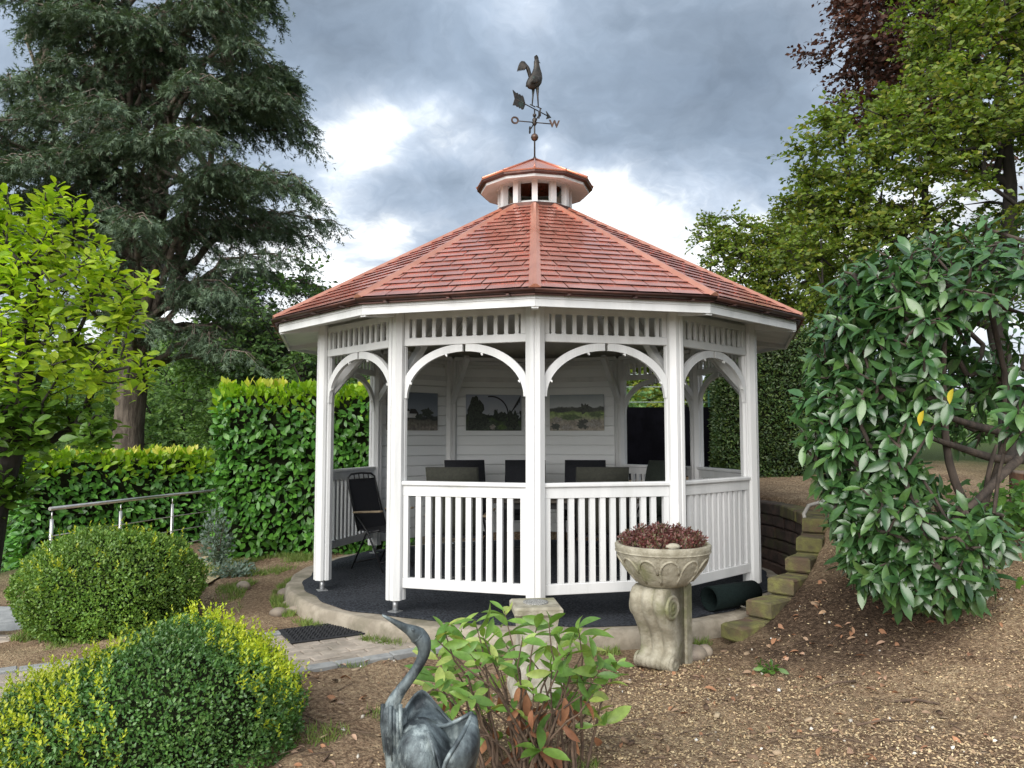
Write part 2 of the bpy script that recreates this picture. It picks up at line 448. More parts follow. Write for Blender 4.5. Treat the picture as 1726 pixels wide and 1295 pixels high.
# ================================================================ SETTING: ground, paths
def sstep(a, b, x):
    t = np.clip((x - a) / (b - a), 0, 1)
    return t * t * (3 - 2 * t)


def vnoise(x, y, sc_, seed=0):
    """cheap smooth value noise"""
    x = np.asarray(x, dtype=float) * sc_ + seed * 17.3
    y = np.asarray(y, dtype=float) * sc_ + seed * 31.7
    xi, yi = np.floor(x), np.floor(y)
    fx, fy = x - xi, y - yi
    fx, fy = fx * fx * (3 - 2 * fx), fy * fy * (3 - 2 * fy)

    def h(a, b):
        v = np.sin(a * 127.1 + b * 311.7) * 43758.5453
        return v - np.floor(v)
    return (h(xi, yi) * (1 - fx) + h(xi + 1, yi) * fx) * (1 - fy) + (h(xi, yi + 1) * (1 - fx) + h(xi + 1, yi + 1) * fx) * fy


def ground_h(x, y, fine=True):
    x = np.asarray(x, dtype=float); y = np.asarray(y, dtype=float)
    s = x + 0.8 * np.minimum(y, 0) + 0.25 * np.maximum(y, 0)
    h = -0.12 + 0.82 * sstep(-1.0, 2.4, s) + 0.25 * sstep(2.4, 6.0, s) * sstep(0.5, 4, y)
    h = h - 0.22 * sstep(-2.6, -5.5, x) - 2.2 * sstep(-6.0, -14.0, x)
    r = np.hypot(x, y)
    t = sstep(2.66, 2.80, r)
    if fine:
        near = sstep(2.6, 3.0, r)
        h = h + near * (0.035 * (vnoise(x, y, 2.3, 1) - 0.5) + 0.030 * (vnoise(x, y, 6.1, 2) - 0.5) + 0.030 * (vnoise(x, y, 13.0, 3) - 0.5))
    return np.where(r < 2.9, -0.13 * (1 - t) + h * t, h)


PATH_DIR = np.array([-0.824, -0.566])
PATH_NRM = np.array([0.566, -0.824])
PATH_O = np.array([-1.50, -1.72])


def path_uv(x, y):
    dx, dy = x - PATH_O[0], y - PATH_O[1]
    return dx * PATH_DIR[0] + dy * PATH_DIR[1], dx * PATH_NRM[0] + dy * PATH_NRM[1]


def ground_axis(lo, hi, res, far):
    core = np.arange(lo, hi + 1e-6, res)
    def out(start, sign):
        pts, st, p = [], res, start
        while abs(p) < far:
            st *= 1.18
            p = p + sign * st
            pts.append(p)
        return np.array(pts)
    return np.concatenate([out(lo, -1)[::-1], core, out(hi, 1)])


def build_ground():
    xs = ground_axis(-5.4, 5.4, 0.045, 700)
    ys = ground_axis(-6.2, 3.2, 0.045, 900)
    X, Y = np.meshgrid(xs, ys)
    Z = ground_h(X, Y)
    pu, pv = path_uv(X, Y)
    on = (pu > -1.2) & (pu < 6.0) & (pv > -0.05) & (pv < 1.12)
    Z = np.where(on & (np.hypot(X, Y) > 2.3), -0.150, Z)
    nx, ny = len(xs), len(ys)
    V = np.stack([X, Y, Z], -1).reshape(-1, 3)
    i = np.arange((nx - 1) * (ny - 1))
    a = (i // (nx - 1)) * nx + i % (nx - 1)
    F = np.stack([a, a + 1, a + nx + 1, a + nx], -1)
    m = bpy.data.materials.new('ground_soil')
    m.use_nodes = True
    t = NT(m.node_tree)
    b = m.node_tree.nodes['Principled BSDF']
    pos = t.n('ShaderNodeNewGeometry').outputs['Position']
    n1 = t.n('ShaderNodeTexNoise', {'Vector': pos, 'Scale': 1.1, 'Detail': 6.0, 'Roughness': 0.6})
    n2 = t.n('ShaderNodeTexNoise', {'Vector': pos, 'Scale': 38.0, 'Detail': 6.0, 'Roughness': 0.75})
    n3 = t.n('ShaderNodeTexVoronoi', {'Vector': pos, 'Scale': 75.0})
    soil = t.ramp(n2, [(0.34, (0.060, 0.038, 0.024)), (0.5, (0.21, 0.14, 0.09)), (0.66, (0.42, 0.31, 0.20))])
    chip = t.ramp(n3.outputs['Color'], [(0.15, (0.15, 0.10, 0.065)), (0.45, (0.36, 0.26, 0.16)), (0.8, (0.56, 0.44, 0.28))])
    f1 = t.ramp(n1, [(0.44, 0.0), (0.62, 0.65)])
    sepx = t.n('ShaderNodeSeparateXYZ', {0: pos})
    c = t.mix(f1, soil, chip)
    # bare dark earth below the steps, with the laurel's shade painted into the colour
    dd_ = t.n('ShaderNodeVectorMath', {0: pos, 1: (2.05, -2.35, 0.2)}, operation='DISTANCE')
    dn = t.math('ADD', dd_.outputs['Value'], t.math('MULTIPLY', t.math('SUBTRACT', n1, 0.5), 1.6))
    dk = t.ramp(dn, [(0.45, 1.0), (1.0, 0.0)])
    dark_shaded_soil = t.ramp(n2, [(0.34, (0.022, 0.015, 0.010)), (0.5, (0.068, 0.045, 0.030)), (0.66, (0.17, 0.12, 0.082))])
    c = t.mix(dk, c, dark_shaded_soil)
    # far land turns to grass
    far = t.n('ShaderNodeMapRange', {0: t.math('ABSOLUTE', sepx.outputs[0]), 1: 5.5, 2: 8.0})
    far2 = t.n('ShaderNodeMapRange', {0: sepx.outputs[1], 1: 3.5, 2: 6.5})
    fm = t.math('MAXIMUM', far.outputs[0], far2.outputs[0])
    g = t.ramp(n2, [(0.3, (0.035, 0.055, 0.015)), (0.7, (0.08, 0.11, 0.03))])
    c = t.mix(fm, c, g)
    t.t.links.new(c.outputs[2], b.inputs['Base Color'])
    b.inputs['Roughness'].default_value = 1.0
    b.inputs['Specular IOR Level'].default_value = 0.15
    bn = t.n('ShaderNodeTexNoise', {'Vector': pos, 'Scale': 55.0, 'Detail': 6.0, 'Roughness': 0.7})
    hh = t.math('ADD', bn, t.math('MULTIPLY', n3.outputs['Distance'], 0.6))
    bp = t.n('ShaderNodeBump', {'Height': hh, 'Strength': 0.9, 'Distance': 0.02})
    t.t.links.new(bp.outputs[0], b.inputs['Normal'])
    MATS['ground_soil'] = m
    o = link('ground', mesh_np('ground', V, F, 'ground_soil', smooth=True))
    tag(o, kind='structure')
    return o


ground = build_ground()

# paved path to the entrance: every paver is a stone of its own
path_bed = MB()
P0 = lambda u, v: (PATH_O[0] + PATH_DIR[0] * u + PATH_NRM[0] * v, PATH_O[1] + PATH_DIR[1] * u + PATH_NRM[1] * v)
_q = [P0(-0.55, 0.0), P0(5.6, 0.0), P0(5.6, 1.07), P0(-0.55, 1.07)]
path_bed.prism(_q[::-1], -0.165, -0.137)
MATS['joint_sand'] = mat('joint_sand', (0.20, 0.165, 0.12), (0.13, 0.10, 0.075), scale=40, rough=1.0, bump=0.4)
paved_path = path_bed.build('path', 'joint_sand')
tag(paved_path, kind='structure')
pv_m = MB().box((0, 0, 0), (0.188, 0.092, 0.04), bev=0.006).mesh('paving_stone', 'paver')
pv_g = MB().box((0, 0, 0), (0.188, 0.092, 0.05), bev=0.008).mesh('edging_stone', 'paver_grey')
pang = math.atan2(PATH_DIR[1], PATH_DIR[0])
npv = 0
for r in range(9):
    v = 0.135 + r * 0.1
    off = 0.098 * (r % 2)
    for k in range(-3, 27):
        u = k * 0.196 + off
        x, y = P0(u, v)
        rr = math.hypot(x, y)
        if rr < 2.50 or u > 4.6: continue
        link('paving_stone', pv_m, paved_path, (x, y, -0.135 + random.uniform(-.004, .004)),
             (random.uniform(-.015, .015), random.uniform(-.015, .015), pang + random.uniform(-.02, .02)))
        npv += 1
for side, v in ((0, 0.035), (1, 1.035)):
    for k in range(-3, 27):
        u = k * 0.196
        x, y = P0(u, v)
        if math.hypot(x, y) < 2.5 or u > 4.6: continue
        link('edging_stone', pv_g, paved_path, (x, y, -0.128 + random.uniform(-.004, .004)), (0, 0, pang + random.uniform(-.02, .02)))

# second, slate-grey path at the left edge and the gravel walk by the handrail
g2 = MB()
for poly in ([(-7.5, -1.62), (-4.05, -1.62), (-3.95, -1.05), (-4.3, -0.55), (-7.5, -0.55)],):
    g2.prism(poly, -0.45, -0.268)
tag(g2.build('slab_path', 'paver_grey'), kind='structure')
for i in range(9):
    link('paving_stone', pv_m, bpy.data.objects['slab_path'], (-4.02 - i * 0.196, -1.70, -0.27), (0, 0, 0))
    link('paving_stone', pv_m, bpy.data.objects['slab_path'], (-4.12 - i * 0.196, -1.80, -0.27), (0, 0, 0))
mat('gravel_yellow', (0.62, 0.52, 0.31), (0.36, 0.28, 0.15), scale=70, rough=1.0, bump=0.8, bscale=110)
gw = MB()
n_ = 24
L_, Rr = [], []
for i in range(n_):
    t_ = i / (n_ - 1)
    yc = -0.4 + 4.6 * t_
    xl, xr = -4.85 + 0.5 * t_, -3.35 - 0.55 * t_
    L_.append((xl, yc, float(ground_h(xl, yc, False)) + 0.03)); Rr.append((xr, yc, float(ground_h(xr, yc, False)) + 0.03))
gw.add(L_ + Rr, [(i, n_ + i, n_ + i + 1, i + 1) for i in range(n_ - 1)])
tag(gw.build('gravel_path', 'gravel_yellow'), kind='structure')

# far hillside beyond the valley on the left
hx = np.linspace(-160, 120, 80); hy = np.linspace(60, 240, 40)
HX, HY = np.meshgrid(hx, hy)
HZ = -3 + 26 * sstep(60, 190, HY) * (0.6 + 0.6 * vnoise(HX, HY, 0.02, 4)) * (0.55 + 0.45 * sstep(60, -90, HX)) + 2.0 * vnoise(HX, HY, 0.12, 5)
V_ = np.stack([HX, HY, HZ], -1).reshape(-1, 3)
i_ = np.arange(79 * 39); a_ = (i_ // 79) * 80 + i_ % 79
mat('hill_wood', (0.055, 0.085, 0.030), (0.025, 0.042, 0.016), scale=0.35, rough=1.0, bump=1.0, bscale=0.5, bdist=3.0)
tag(link('hills', mesh_np('hills', V_, np.stack([a_, a_ + 1, a_ + 81, a_ + 80], -1), 'hill_wood', True)), kind='structure')

# ================================================================ GAZEBO
RP, RE = 2.2, 2.66
Z_EAVE, Z_TOP, R_TOP = 2.40, 3.73, 0.40
gaz = empty('gazebo')
tag(gaz, 'white twelve-sided wooden gazebo with copper shingle roof and small cupola', 'gazebo')

# base slab + carpet
sl = MB()
ring = lambda r, z, n=96, w=0.0: [(r_ * math.cos(a), r_ * math.sin(a), z) for a, r_ in
      ((2 * math.pi * j / n, r + w * math.sin(j * 1.7) * math.sin(j * 0.63 + 1)) for j in range(n))]
sl.loft([ring(2.50, -0.40, w=.02), ring(2.47, -0.06, w=.02), ring(2.455, -0.015, w=.02), ring(2.43, 0.0, w=.018)], smooth=True)
slab = sl.build('concrete_base', 'concrete')
tag(slab, 'round weathered concrete base slab under the white gazebo', 'base slab')
cp = MB()
nn = 160
edge = []
for j in range(nn):
    a = 2 * math.pi * j / nn
    r = 2.31 + 0.035 * math.sin(5 * a + 1.0) + 0.022 * math.sin(13 * a) + 0.012 * math.sin(31 * a + 2)
    edge.append((r * math.cos(a), r * math.sin(a)))
cp.prism(edge, 0.004, 0.014)
tag(cp.build('carpet', 'carpet'), 'dark charcoal outdoor carpet with wavy edge covering the gazebo floor', 'carpet')


def post_profile(w=0.144):
    """fluted octagonal post section"""
    h = w / 2
    c = h * 0.50
    g, e = 0.010, 0.012
    pts = []
    quad = [(h, -c), (h, -c + e), (h - g * 0.0, -g), (h - g, -g * 0.4), (h - g, g * 0.4), (h, g), (h, c - e), (h, c)]
    for k in range(4):
        a = k * math.pi / 2
        for x, y in quad:
            pts.append((x * math.cos(a) - y * math.sin(a), x * math.sin(a) + y * math.cos(a)))
    return pts


pm = MB()
pm.prism(post_profile(), 0.112, 2.395)
post_me = pm.mesh('post', 'white_paint')
fm = MB()
fm.lathe([(0.022, 0.016), (0.022, 0.115)], 14)
fm.box((0, 0, 0.018), (0.085, 0.085, 0.006))
foot_me = fm.mesh('steel_foot', 'galvanised')
brace = MB()
M_ = Matrix.Translation((0, 0.26, 2.08)) @ Matrix.Rotation(R_(-40), 4, 'X')
brace.box((0, 0, 0), (0.06, 0.06, 0.78), M=M_)
brace_me = brace.mesh('brace', 'white_paint')
for k in range(12):
    a = 30 * k
    p = link('post', post_me, gaz, azp(a, RP), (0, 0, R_(a)))
    link('steel_foot', foot_me, p)
    link('brace', brace_me, p)

# bay pieces built facing -Y
AP = RP * math.cos(R_(15))
HB = RP * math.sin(R_(15)) - 0.067          # half clear width between posts


def bay_rail():
    m = MB()
    y = -AP
    m.box((0, y, 1.018), (2 * HB + 0.02, 0.085, 0.034), bev=0.008)
    m.box((0, y, 0.960), (2 * HB, 0.048, 0.078))
    m.box((0, y, 0.245), (2 * HB, 0.048, 0.080), bev=0.004)
    m.box((-HB + 0.022, y, 0.603), (0.044, 0.042, 0.634))
    m.box((HB - 0.022, y, 0.603), (0.044, 0.042, 0.634))
    return m.mesh('railing', 'white_paint')


rail_me = bay_rail()
bal_me = MB().box((0, 0, 0.603), (0.043, 0.034, 0.634)).mesh('baluster', 'white_paint')


def slat_mesh():
    # transom slat with notched sides top and bottom
    w, n = 0.022, 0.012
    half = [(w, -.085), (w, -.074), (n, -.069), (n + .003, -.060), (n + .003, .058), (n, .067), (w, .073), (w, .085)]
    poly = [(x, z) for x, z in half] + [(-x, z) for x, z in half[::-1]]
    m = MB()
    m.prism(poly, -0.011, 0.011, M=Matrix.Rotation(R_(90), 4, 'X'))
    return m.mesh('slat', 'white_paint')


slat_me = slat_mesh()


def transom_mesh():
    m = MB()
    y = -AP
    m.box((0, y, 2.135), (2 * HB, 0.05, 0.062), bev=0.003)
    m.box((0, y, 2.345), (2 * HB, 0.05, 0.05))
    m.box((-HB + 0.02, y, 2.2435), (0.04, 0.044, 0.153))
    m.box((HB - 0.02, y, 2.2435), (0.04, 0.044, 0.153))
    m.box((0, y + 0.045, 2.395), (2 * HB + .05, 0.07, 0.045))
    return m.mesh('transom', 'white_paint')


trans_me = transom_mesh()


def arch_mesh(sgn):
    """curved bracket: quarter arch from the post up to the transom"""
    m = MB()
    rx, rz, w = HB - 0.020, 0.360, 0.060
    n = 18
    A, B = [], []
    for i in range(n + 1):
        t = R_(88.6 * i / n)
        bx, bz_ = -rx * math.cos(t), rz * math.sin(t)
        nx_, nz_ = -math.cos(t) / rx, math.sin(t) / rz
        l_ = math.hypot(nx_, nz_)
        B.append((bx, bz_))
        A.append((max(bx + w * nx_ / l_, -HB), min(bz_ + w * nz_ / l_, 0.415)))
    rings = []
    for (a, b) in zip(A, B):
        pts = [(a[0], -0.017, a[1]), (a[0], 0.017, a[1]), (b[0], 0.017, b[1]), (b[0], -0.017, b[1])]
        rings.append([(sgn * x, y - AP, 1.688 + z) for x, y, z in pts])
    m.loft(rings if sgn > 0 else [r[::-1] for r in rings], smooth=False)
    return m.mesh('arch_bracket', 'white_paint')


arch_me = {1: arch_mesh(1), -1: arch_mesh(-1)}
cl = MB().box((0, 0, 0), (0.015, 0.022, 0.011)).box((0.004, -0.008, -0.008), (0.008, 0.009, 0.011))
clip_me = cl.mesh('light_clip', 'clip_white')
clip_pos = {}
for sgn in (1, -1):
    out = []
    for td in (20, 72):
        t = R_(td)
        out.append((sgn * -(HB - 0.026) * math.cos(t), -AP - 0.01, 1.688 + 0.352 * math.sin(t)))
    clip_pos[sgn] = out

# bay k lies between post 30k and 30(k+1); middle azimuth 30k+15
RAILED = {0, 11, 1, 2, 3, 4, 8, 9}      # bay 10 is the entrance
WALLED = {5, 6, 7}
board_h = 0.126
board_me = MB().box((0, 0, 0), (2 * HB, 0.022, board_h - 0.007), bev=0.004).mesh('board', 'white_board')
board_low_me = board_me
for k in range(12):
    rz = R_(30 * k + 15)
    tr = link('transom', trans_me, gaz, None, (0, 0, rz))
    if k not in WALLED:
        for j in range(11):
            link('slat', slat_me, tr, (-HB + 0.075 + (2 * HB - 0.15) * j / 10, -AP, 2.2435))
        for sgn in (1, -1):
            ar = link('arch_bracket', arch_me[sgn], gaz, None, (0, 0, rz))
            for c in clip_pos[sgn]:
                link('light_clip', clip_me, ar, c)
    if k in RAILED:
        rl = link('railing', rail_me, gaz, None, (0, 0, rz))
        for j in range(10):
            link('baluster', bal_me, rl, (-HB + 0.044 + (2 * HB - 0.088) * (j + 1) / 11, -AP, 0))
    if k in WALLED:
        bk = MB().box((0, -AP - 0.022, 1.26), (2 * HB, 0.012, 2.24)).build('wall_panel', 'white_board', gaz, None, (0, 0, rz))
        z = 0.14
        while z + board_h < 2.40:
            link('board', board_me, bk, (0, -AP, z + board_h / 2))
            z += board_h

# ---- roof
def cone_ring(r, z, n=12, off=0.0):
    return [tuple(azp(30 * k + off, r, z)) for k in range(n)]


rf = MB()
rf.loft([cone_ring(RE, Z_EAVE + 0.03), cone_ring(R_TOP, Z_TOP)], cap=False, smooth=False)
rf.loft([cone_ring(R_TOP, Z_TOP - .05), cone_ring(RE, Z_EAVE - .02)], cap=False, smooth=False)
rf.loft([cone_ring(RE, Z_EAVE - .02), cone_ring(RE, Z_EAVE + 0.03)], cap=False, smooth=False)
roof = rf.build('roof', 'copper_dark', gaz)
ce = MB()
ce.loft([cone_ring(R_TOP + .02, Z_TOP - .075), cone_ring(RE - 0.03, Z_EAVE - .042)], cap=False, smooth=False)
ce.build('ceiling', 'ceiling_paint', roof)
# soffit and rafters in the overhang
sf = MB()
sf.loft([cone_ring(RP + 0.06, 2.385), cone_ring(RE - 0.06, 2.335)], cap=False, smooth=False)
sf.loft([cone_ring(RE - 0.06, 2.347), cone_ring(RP + 0.06, 2.397)], cap=False, smooth=False)
sf.build('soffit', 'white_paint', roof)
raf = MB()
raf.box((0, -1.33, 0), (0.05, 2.35, 0.085))
raf_me = raf.mesh('rafter', 'white_board')
sl_ang = math.atan2(Z_TOP - Z_EAVE, RE - R_TOP)
for k in range(12):
    # rafters follow the hips under the ceiling
    r_in, r_out = 0.45, 2.1
    mid = (r_in + r_out) / 2
    zc = Z_EAVE + (RE - mid) / (RE - R_TOP) * (Z_TOP - Z_EAVE) - 0.13
    L = (r_out - r_in) / math.cos(sl_ang)
    if k == 0:
        rme = MB().box((0, 0, 0), (0.055, L, 0.09)).mesh('rafter', 'white_board')
    link('rafter', rme, roof, azp(30 * k, mid, zc), (sl_ang, 0, R_(30 * k)))
    ome = MB().box((0, 0, 0), (0.05, 0.36, 0.05)).mesh('rafter_tail', 'white_paint') if k == 0 else ome
    link('rafter_tail', ome, roof, azp(30 * k, RP + 0.235, 2.338), (R_(7), 0, R_(30 * k)))
# fascia boards and gutters, one per side
apE = RE * math.cos(R_(15)); hwE = RE * math.sin(R_(15))
fa = MB()
fa.add([(-hwE + .010, -apE + .035, 2.305), (hwE - .010, -apE + .035, 2.305), (hwE - .010, -apE + .035, 2.385), (-hwE + .010, -apE + .035, 2.385),
        (-hwE + .016, -apE + .058, 2.305), (hwE - .016, -apE + .058, 2.305), (hwE - .016, -apE + .058, 2.385), (-hwE + .016, -apE + .058, 2.385)],
       [(0, 1, 2, 3), (7, 6, 5, 4), (0, 4, 5, 1), (3, 2, 6, 7), (0, 3, 7, 4), (1, 5, 6, 2)])
fascia_me = fa.mesh('fascia_board', 'white_paint')
gt = MB()
gp = []
for i in range(9):
    t = math.pi + math.pi * i / 8
    gp.append((0.027 * math.cos(t), 0.025 * math.sin(t)))
gp += [(0.023, 0.002)] + [(0.023 * math.cos(math.pi + math.pi * i / 8), 0.021 * math.sin(math.pi + math.pi * i / 8)) for i in range(8, -1, -1)]
gr_ = []
for sx in (-1, 1):
    rr = []
    for (py_, pz_) in gp:
        yy = -apE - 0.012 - py_ * 1.0
        rr.append((sx * abs(yy) * math.tan(R_(15)), yy, 2.418 + pz_))
    gr_.append(rr)
gt.loft(gr_, smooth=True, cap=True)
for xx in (-0.45, 0.05, 0.5):
    gt.box((xx, -apE - 0.012, 2.384), (0.022, 0.075, 0.006))
    gt.box((xx, -apE + 0.028, 2.396), (0.022, 0.006, 0.03))
gutter_me = gt.mesh('gutter', 'copper_dark')
for k in range(12):
    rz = R_(30 * k + 15)
    link('fascia_board', fascia_me, roof, None, (0, 0, rz))
    link('gutter', gutter_me, roof, None, (0, 0, rz))

# shingles
apT = R_TOP * math.cos(R_(15))
ze0 = Z_EAVE + 0.03
SL = math.hypot(apE - apT, Z_TOP - ze0)
sdir = Vector((0, (apE - apT) / SL, (Z_TOP - ze0) / SL))
snrm = Vector((0, -(Z_TOP - ze0) / SL, (apE - apT) / SL))
NROW = 20
EXPO = (SL - 0.01) / NROW


def hw_at(s):
    return (apE - (apE - apT) * s / SL) * math.tan(R_(15))


def slope_pt(x, s, h):
    return Vector((x, -apE, ze0)) + sdir * s + snrm * h


def shingle_cells(variant):
    rr_ = random.Random(50 + variant)
    cells = []
    ox = rr_.uniform(0, 0.25)
    for row in range(NROW):
        s0 = row * EXPO - (0.012 if row == 0 else 0)
        s1 = min(s0 + EXPO * 1.18, SL)
        ox += 0.26 * (0.40 if rr_.random() < 0.7 else 0.55) * (1 if variant % 2 else -1)
        w0, w1 = hw_at(s0) - 0.004, hw_at(s1) - 0.004
        W = 0.262
        x = -w0 - ((ox) % W)
        while x < w0:
            a, b = max(x + 0.005, -w0), min(x + W - 0.005, w0)
            if b - a > 0.03:
                a1, b1 = max(a, -w1), min(b, w1)
                if b1 < a1: a1 = b1 = (min(max(a, -w1), w1))
                cells.append((a, b, a1, b1, s0, s1))
            x += W
    return cells


def shingle_mesh(cell, mb=None, wob=0.0):
    a, b, a1, b1, s0, s1 = cell
    h0, h1, th = 0.0150, 0.003, 0.005
    V = [slope_pt(a, s0 + .010, h0 - .0065), slope_pt(b, s0 + .010, h0 - .0065), slope_pt(b, s0, h0 + wob), slope_pt(a, s0, h0 - wob),
         slope_pt(a1, s1, 0.001), slope_pt(b1, s1, 0.001), slope_pt(b1, s1, h1), slope_pt(a1, s1, h1)]
    F = [(0, 1, 2, 3), (3, 2, 6, 7), (1, 5, 6, 2), (0, 3, 7, 4), (4, 7, 6, 5), (0, 4, 5, 1)]
    if mb is not None:
        return V, F
    return MB().add(V, F).mesh('shingle', 'copper')


rest = MB()
variants = [shingle_cells(i) for i in range(4)]
vmesh = {}
for fk in range(12):
    azm = 30 * fk + 15
    d = min(azm, 360 - azm)
    cells = variants[fk % 4]
    near = d in (15, 45)
    for ci, c in enumerate(cells):
        if near:
            key = (fk % 4, ci)
            if key not in vmesh:
                vmesh[key] = shingle_mesh(c, wob=random.uniform(-.0018, .0018))
            link('shingle', vmesh[key], roof, None, (0, 0, R_(azm)))
        else:
            V, F = shingle_mesh(c, rest, random.uniform(-.0015, .0015))
            rest.add(V, F, M=Matrix.Rotation(R_(azm), 4, 'Z'))
tag(rest.build('shingle', 'copper', roof), kind='stuff', label='copper shingles on the sides turned away')
# hip caps
hc = MB()
pA, pB = Vector((0, -RE - 0.01, ze0)), Vector((0, -R_TOP, Z_TOP))
dv = (pB - pA).normalized()
up = Vector((0, -dv.z, dv.y))
dr = math.tan(R_(8.2))
rings = []
for p in (pA, pB):
    rings.append([p + Vector((-0.045, 0, -0.006)) + up * 0.006, p + up * 0.026 + Vector((-0.012, 0, 0)), p + up * 0.026 + Vector((0.012, 0, 0)), p + Vector((0.045, 0, -0.006)) + up * 0.006, p + up * -0.004])
hc.loft(rings, smooth=False)
hip_me = hc.mesh('hip_cap', 'copper_cap')
for k in range(12):
    link('hip_cap', hip_me, roof, None, (0, 0, R_(30 * k)))

# ---- cupola
cu = MB()
cu.loft([cone_ring(0.425, 3.70), cone_ring(0.425, 3.755)], smooth=False)
cu_o = cu.build('cupola', 'copper_dark', gaz)
cpm = MB().box((0, 0, 0), (0.058, 0.058, 0.30)).mesh('cupola_post', 'white_paint')
for k in range(12):
    link('cupola_post', cpm, cu_o, azp(30 * k, 0.365, 3.885), (0, 0, R_(30 * k)))
MB().loft([cone_ring(0.33, 3.755), cone_ring(0.33, 3.80)], smooth=False).build('cupola_sill', 'white_paint', cu_o)
ct = MB()
ct.loft([cone_ring(0.30, 3.99), cone_ring(0.41, 3.99), cone_ring(0.41, 4.03), cone_ring(0.30, 4.03)], cap=False, smooth=False)
ct.loft([cone_ring(0.575, 3.965), cone_ring(0.575, 4.005), cone_ring(0.41, 4.03), cone_ring(0.40, 4.0)], cap=False, smooth=False)
ct.loft([cone_ring(0.40, 4.0), cone_ring(0.565, 3.965), cone_ring(0.575, 3.965)], cap=False, smooth=False)
ct.build('cupola_fascia', 'white_paint', cu_o)
cg = MB()
cg.loft([cone_ring(0.595, 3.995), cone_ring(0.615, 4.0), cone_ring(0.615, 4.03), cone_ring(0.58, 4.035)], cap=False, smooth=False)
cg.loft([cone_ring(0.58, 3.99), cone_ring(0.595, 3.995)], cap=False, smooth=False)
cg.build('gutter', 'copper_dark', cu_o)
cr = MB()
hz = 4.345
tri_me = MB()
ra = 0.625
A_, B_, C_ = azp(-15, ra, 4.03), azp(15, ra, 4.03), Vector((0, 0, hz))
nrm = (B_ - A_).cross(C_ - A_).normalized()
A2, B2, C2 = A_ - nrm * .012, B_ - nrm * .012, C_ - nrm * .012
tri_me.add([A_, B_, C_, A2, B2, C2], [(0, 1, 2), (5, 4, 3), (0, 3, 4, 1), (1, 4, 5, 2), (2, 5, 3, 0)])
tme = tri_me.mesh('roof_panel', 'copper_cap')
seam = MB()
seam.tube([(0, -ra, 4.037), (0, -0.01, hz + .006)], [0.010, 0.008], n=6)
sme = seam.mesh('roof_seam', 'copper_cap')
for k in range(12):
    link('roof_panel', tme, cu_o, None, (0, 0, R_(30 * k + 15)))
    link('roof_seam', sme, cu_o, None, (0, 0, R_(30 * k)))
# ================================================================ WEATHER VANE
def text_mesh(ch, size, depth, material):
    cu_ = bpy.data.curves.new('letter', 'FONT')
    cu_.body = ch
    cu_.size = size
    cu_.extrude = depth
    cu_.offset = 0.004
    cu_.align_x = 'CENTER'
    cu_.align_y = 'CENTER'
    cu_.resolution_u = 4
    ob = bpy.data.objects.new('letter_tmp', cu_)
    col.objects.link(ob)
    bpy.context.view_layer.update()
    dg = bpy.context.evaluated_depsgraph_get()
    me = bpy.data.meshes.new_from_object(ob.evaluated_get(dg))
    me.name = 'letter'
    me.materials.clear()
    me.materials.append(MATS[material])
    bpy.data.objects.remove(ob)
    return me


vane = empty('weather_vane', (0, 0, 4.345))
tag(vane, 'dark bronze rooster weather vane with compass letters on top of the cupola', 'weather vane')
rd = MB()
rd.tube([(0, 0, -0.02), (0, 0, 0.60)], [0.010, 0.008], 8)
rd.lathe([(0.03, -0.02), (0.026, 0.0), (0.014, 0.03)], 12)
rd.build('rod', 'bronze_vane', vane)
MB().lathe([(0.002, 0.218), (0.020, 0.222), (0.036, 0.236), (0.044, 0.258), (0.044, 0.266), (0.036, 0.288), (0.020, 0.302), (0.002, 0.306)], 20).build('globe', 'bronze_ball', vane)
MB().lathe([(0.004, 0.505), (0.02, 0.512), (0.023, 0.525), (0.02, 0.538), (0.004, 0.545)], 14).build('bead', 'bronze_vane', vane)
ar = MB()
ar.lathe([(0.012, 0.40), (0.03, 0.43), (0.022, 0.45), (0.03, 0.47), (0.012, 0.50)], 12)
for ang in (14, 104, 194, 284):
    c_, s_ = math.cos(R_(ang)), math.sin(R_(ang))
    ar.tube([(0.01 * c_, 0.01 * s_, 0.44), (0.19 * c_, 0.19 * s_, 0.44)], 0.007, 6)
ar.build('compass_arms', 'bronze_vane', vane)
# letters stand upright at the ends of the arms: O (east) left, W right, N behind, S in front
for ch, ang, rz, rad in (('O', 194, 14, 0.235), ('W', 14, 14, 0.24), ('N', 284, 104, 0.235), ('S', 104, 104, 0.235)):
    link('letter', text_mesh(ch, 0.115, 0.006, 'bronze_ball' if ch in 'OW' else 'bronze_vane'), vane,
         (rad * math.cos(R_(ang)), rad * math.sin(R_(ang)), 0.44), (R_(90), 0, R_(rz)))
# arrow: lies level, head pointing right and away from the camera
an = MB()
ax = Vector((0.62, 0.78, 0)).normalized()
zt = 0.60
an.tube([ax * -0.34 + Vector((0, 0, zt)), ax * 0.25 + Vector((0, 0, zt))], 0.007, 6)
Mx = Matrix.Translation((0, 0, zt)) @ Matrix.Rotation(math.atan2(ax.y, ax.x), 4, 'Z') @ Matrix.Rotation(R_(90), 4, 'X')
an.prism([(0.22, -0.05), (0.32, 0.0), (0.22, 0.05), (0.245, 0.0)], -0.004, 0.004, M=Mx)
fe = [(-0.36, 0.0), (-0.395, 0.09)] + [(-0.36 + i * 0.022, 0.085 - (i % 2) * 0.012) for i in range(1, 8)] + [(-0.17, 0.0)]
fe += [(-0.36 + i * 0.022, -0.085 + (i % 2) * 0.012) for i in range(7, 0, -1)] + [(-0.395, -0.09)]
an.prism(fe[::-1], -0.004, 0.004, M=Mx)
an.build('arrow', 'bronze_vane', vane)

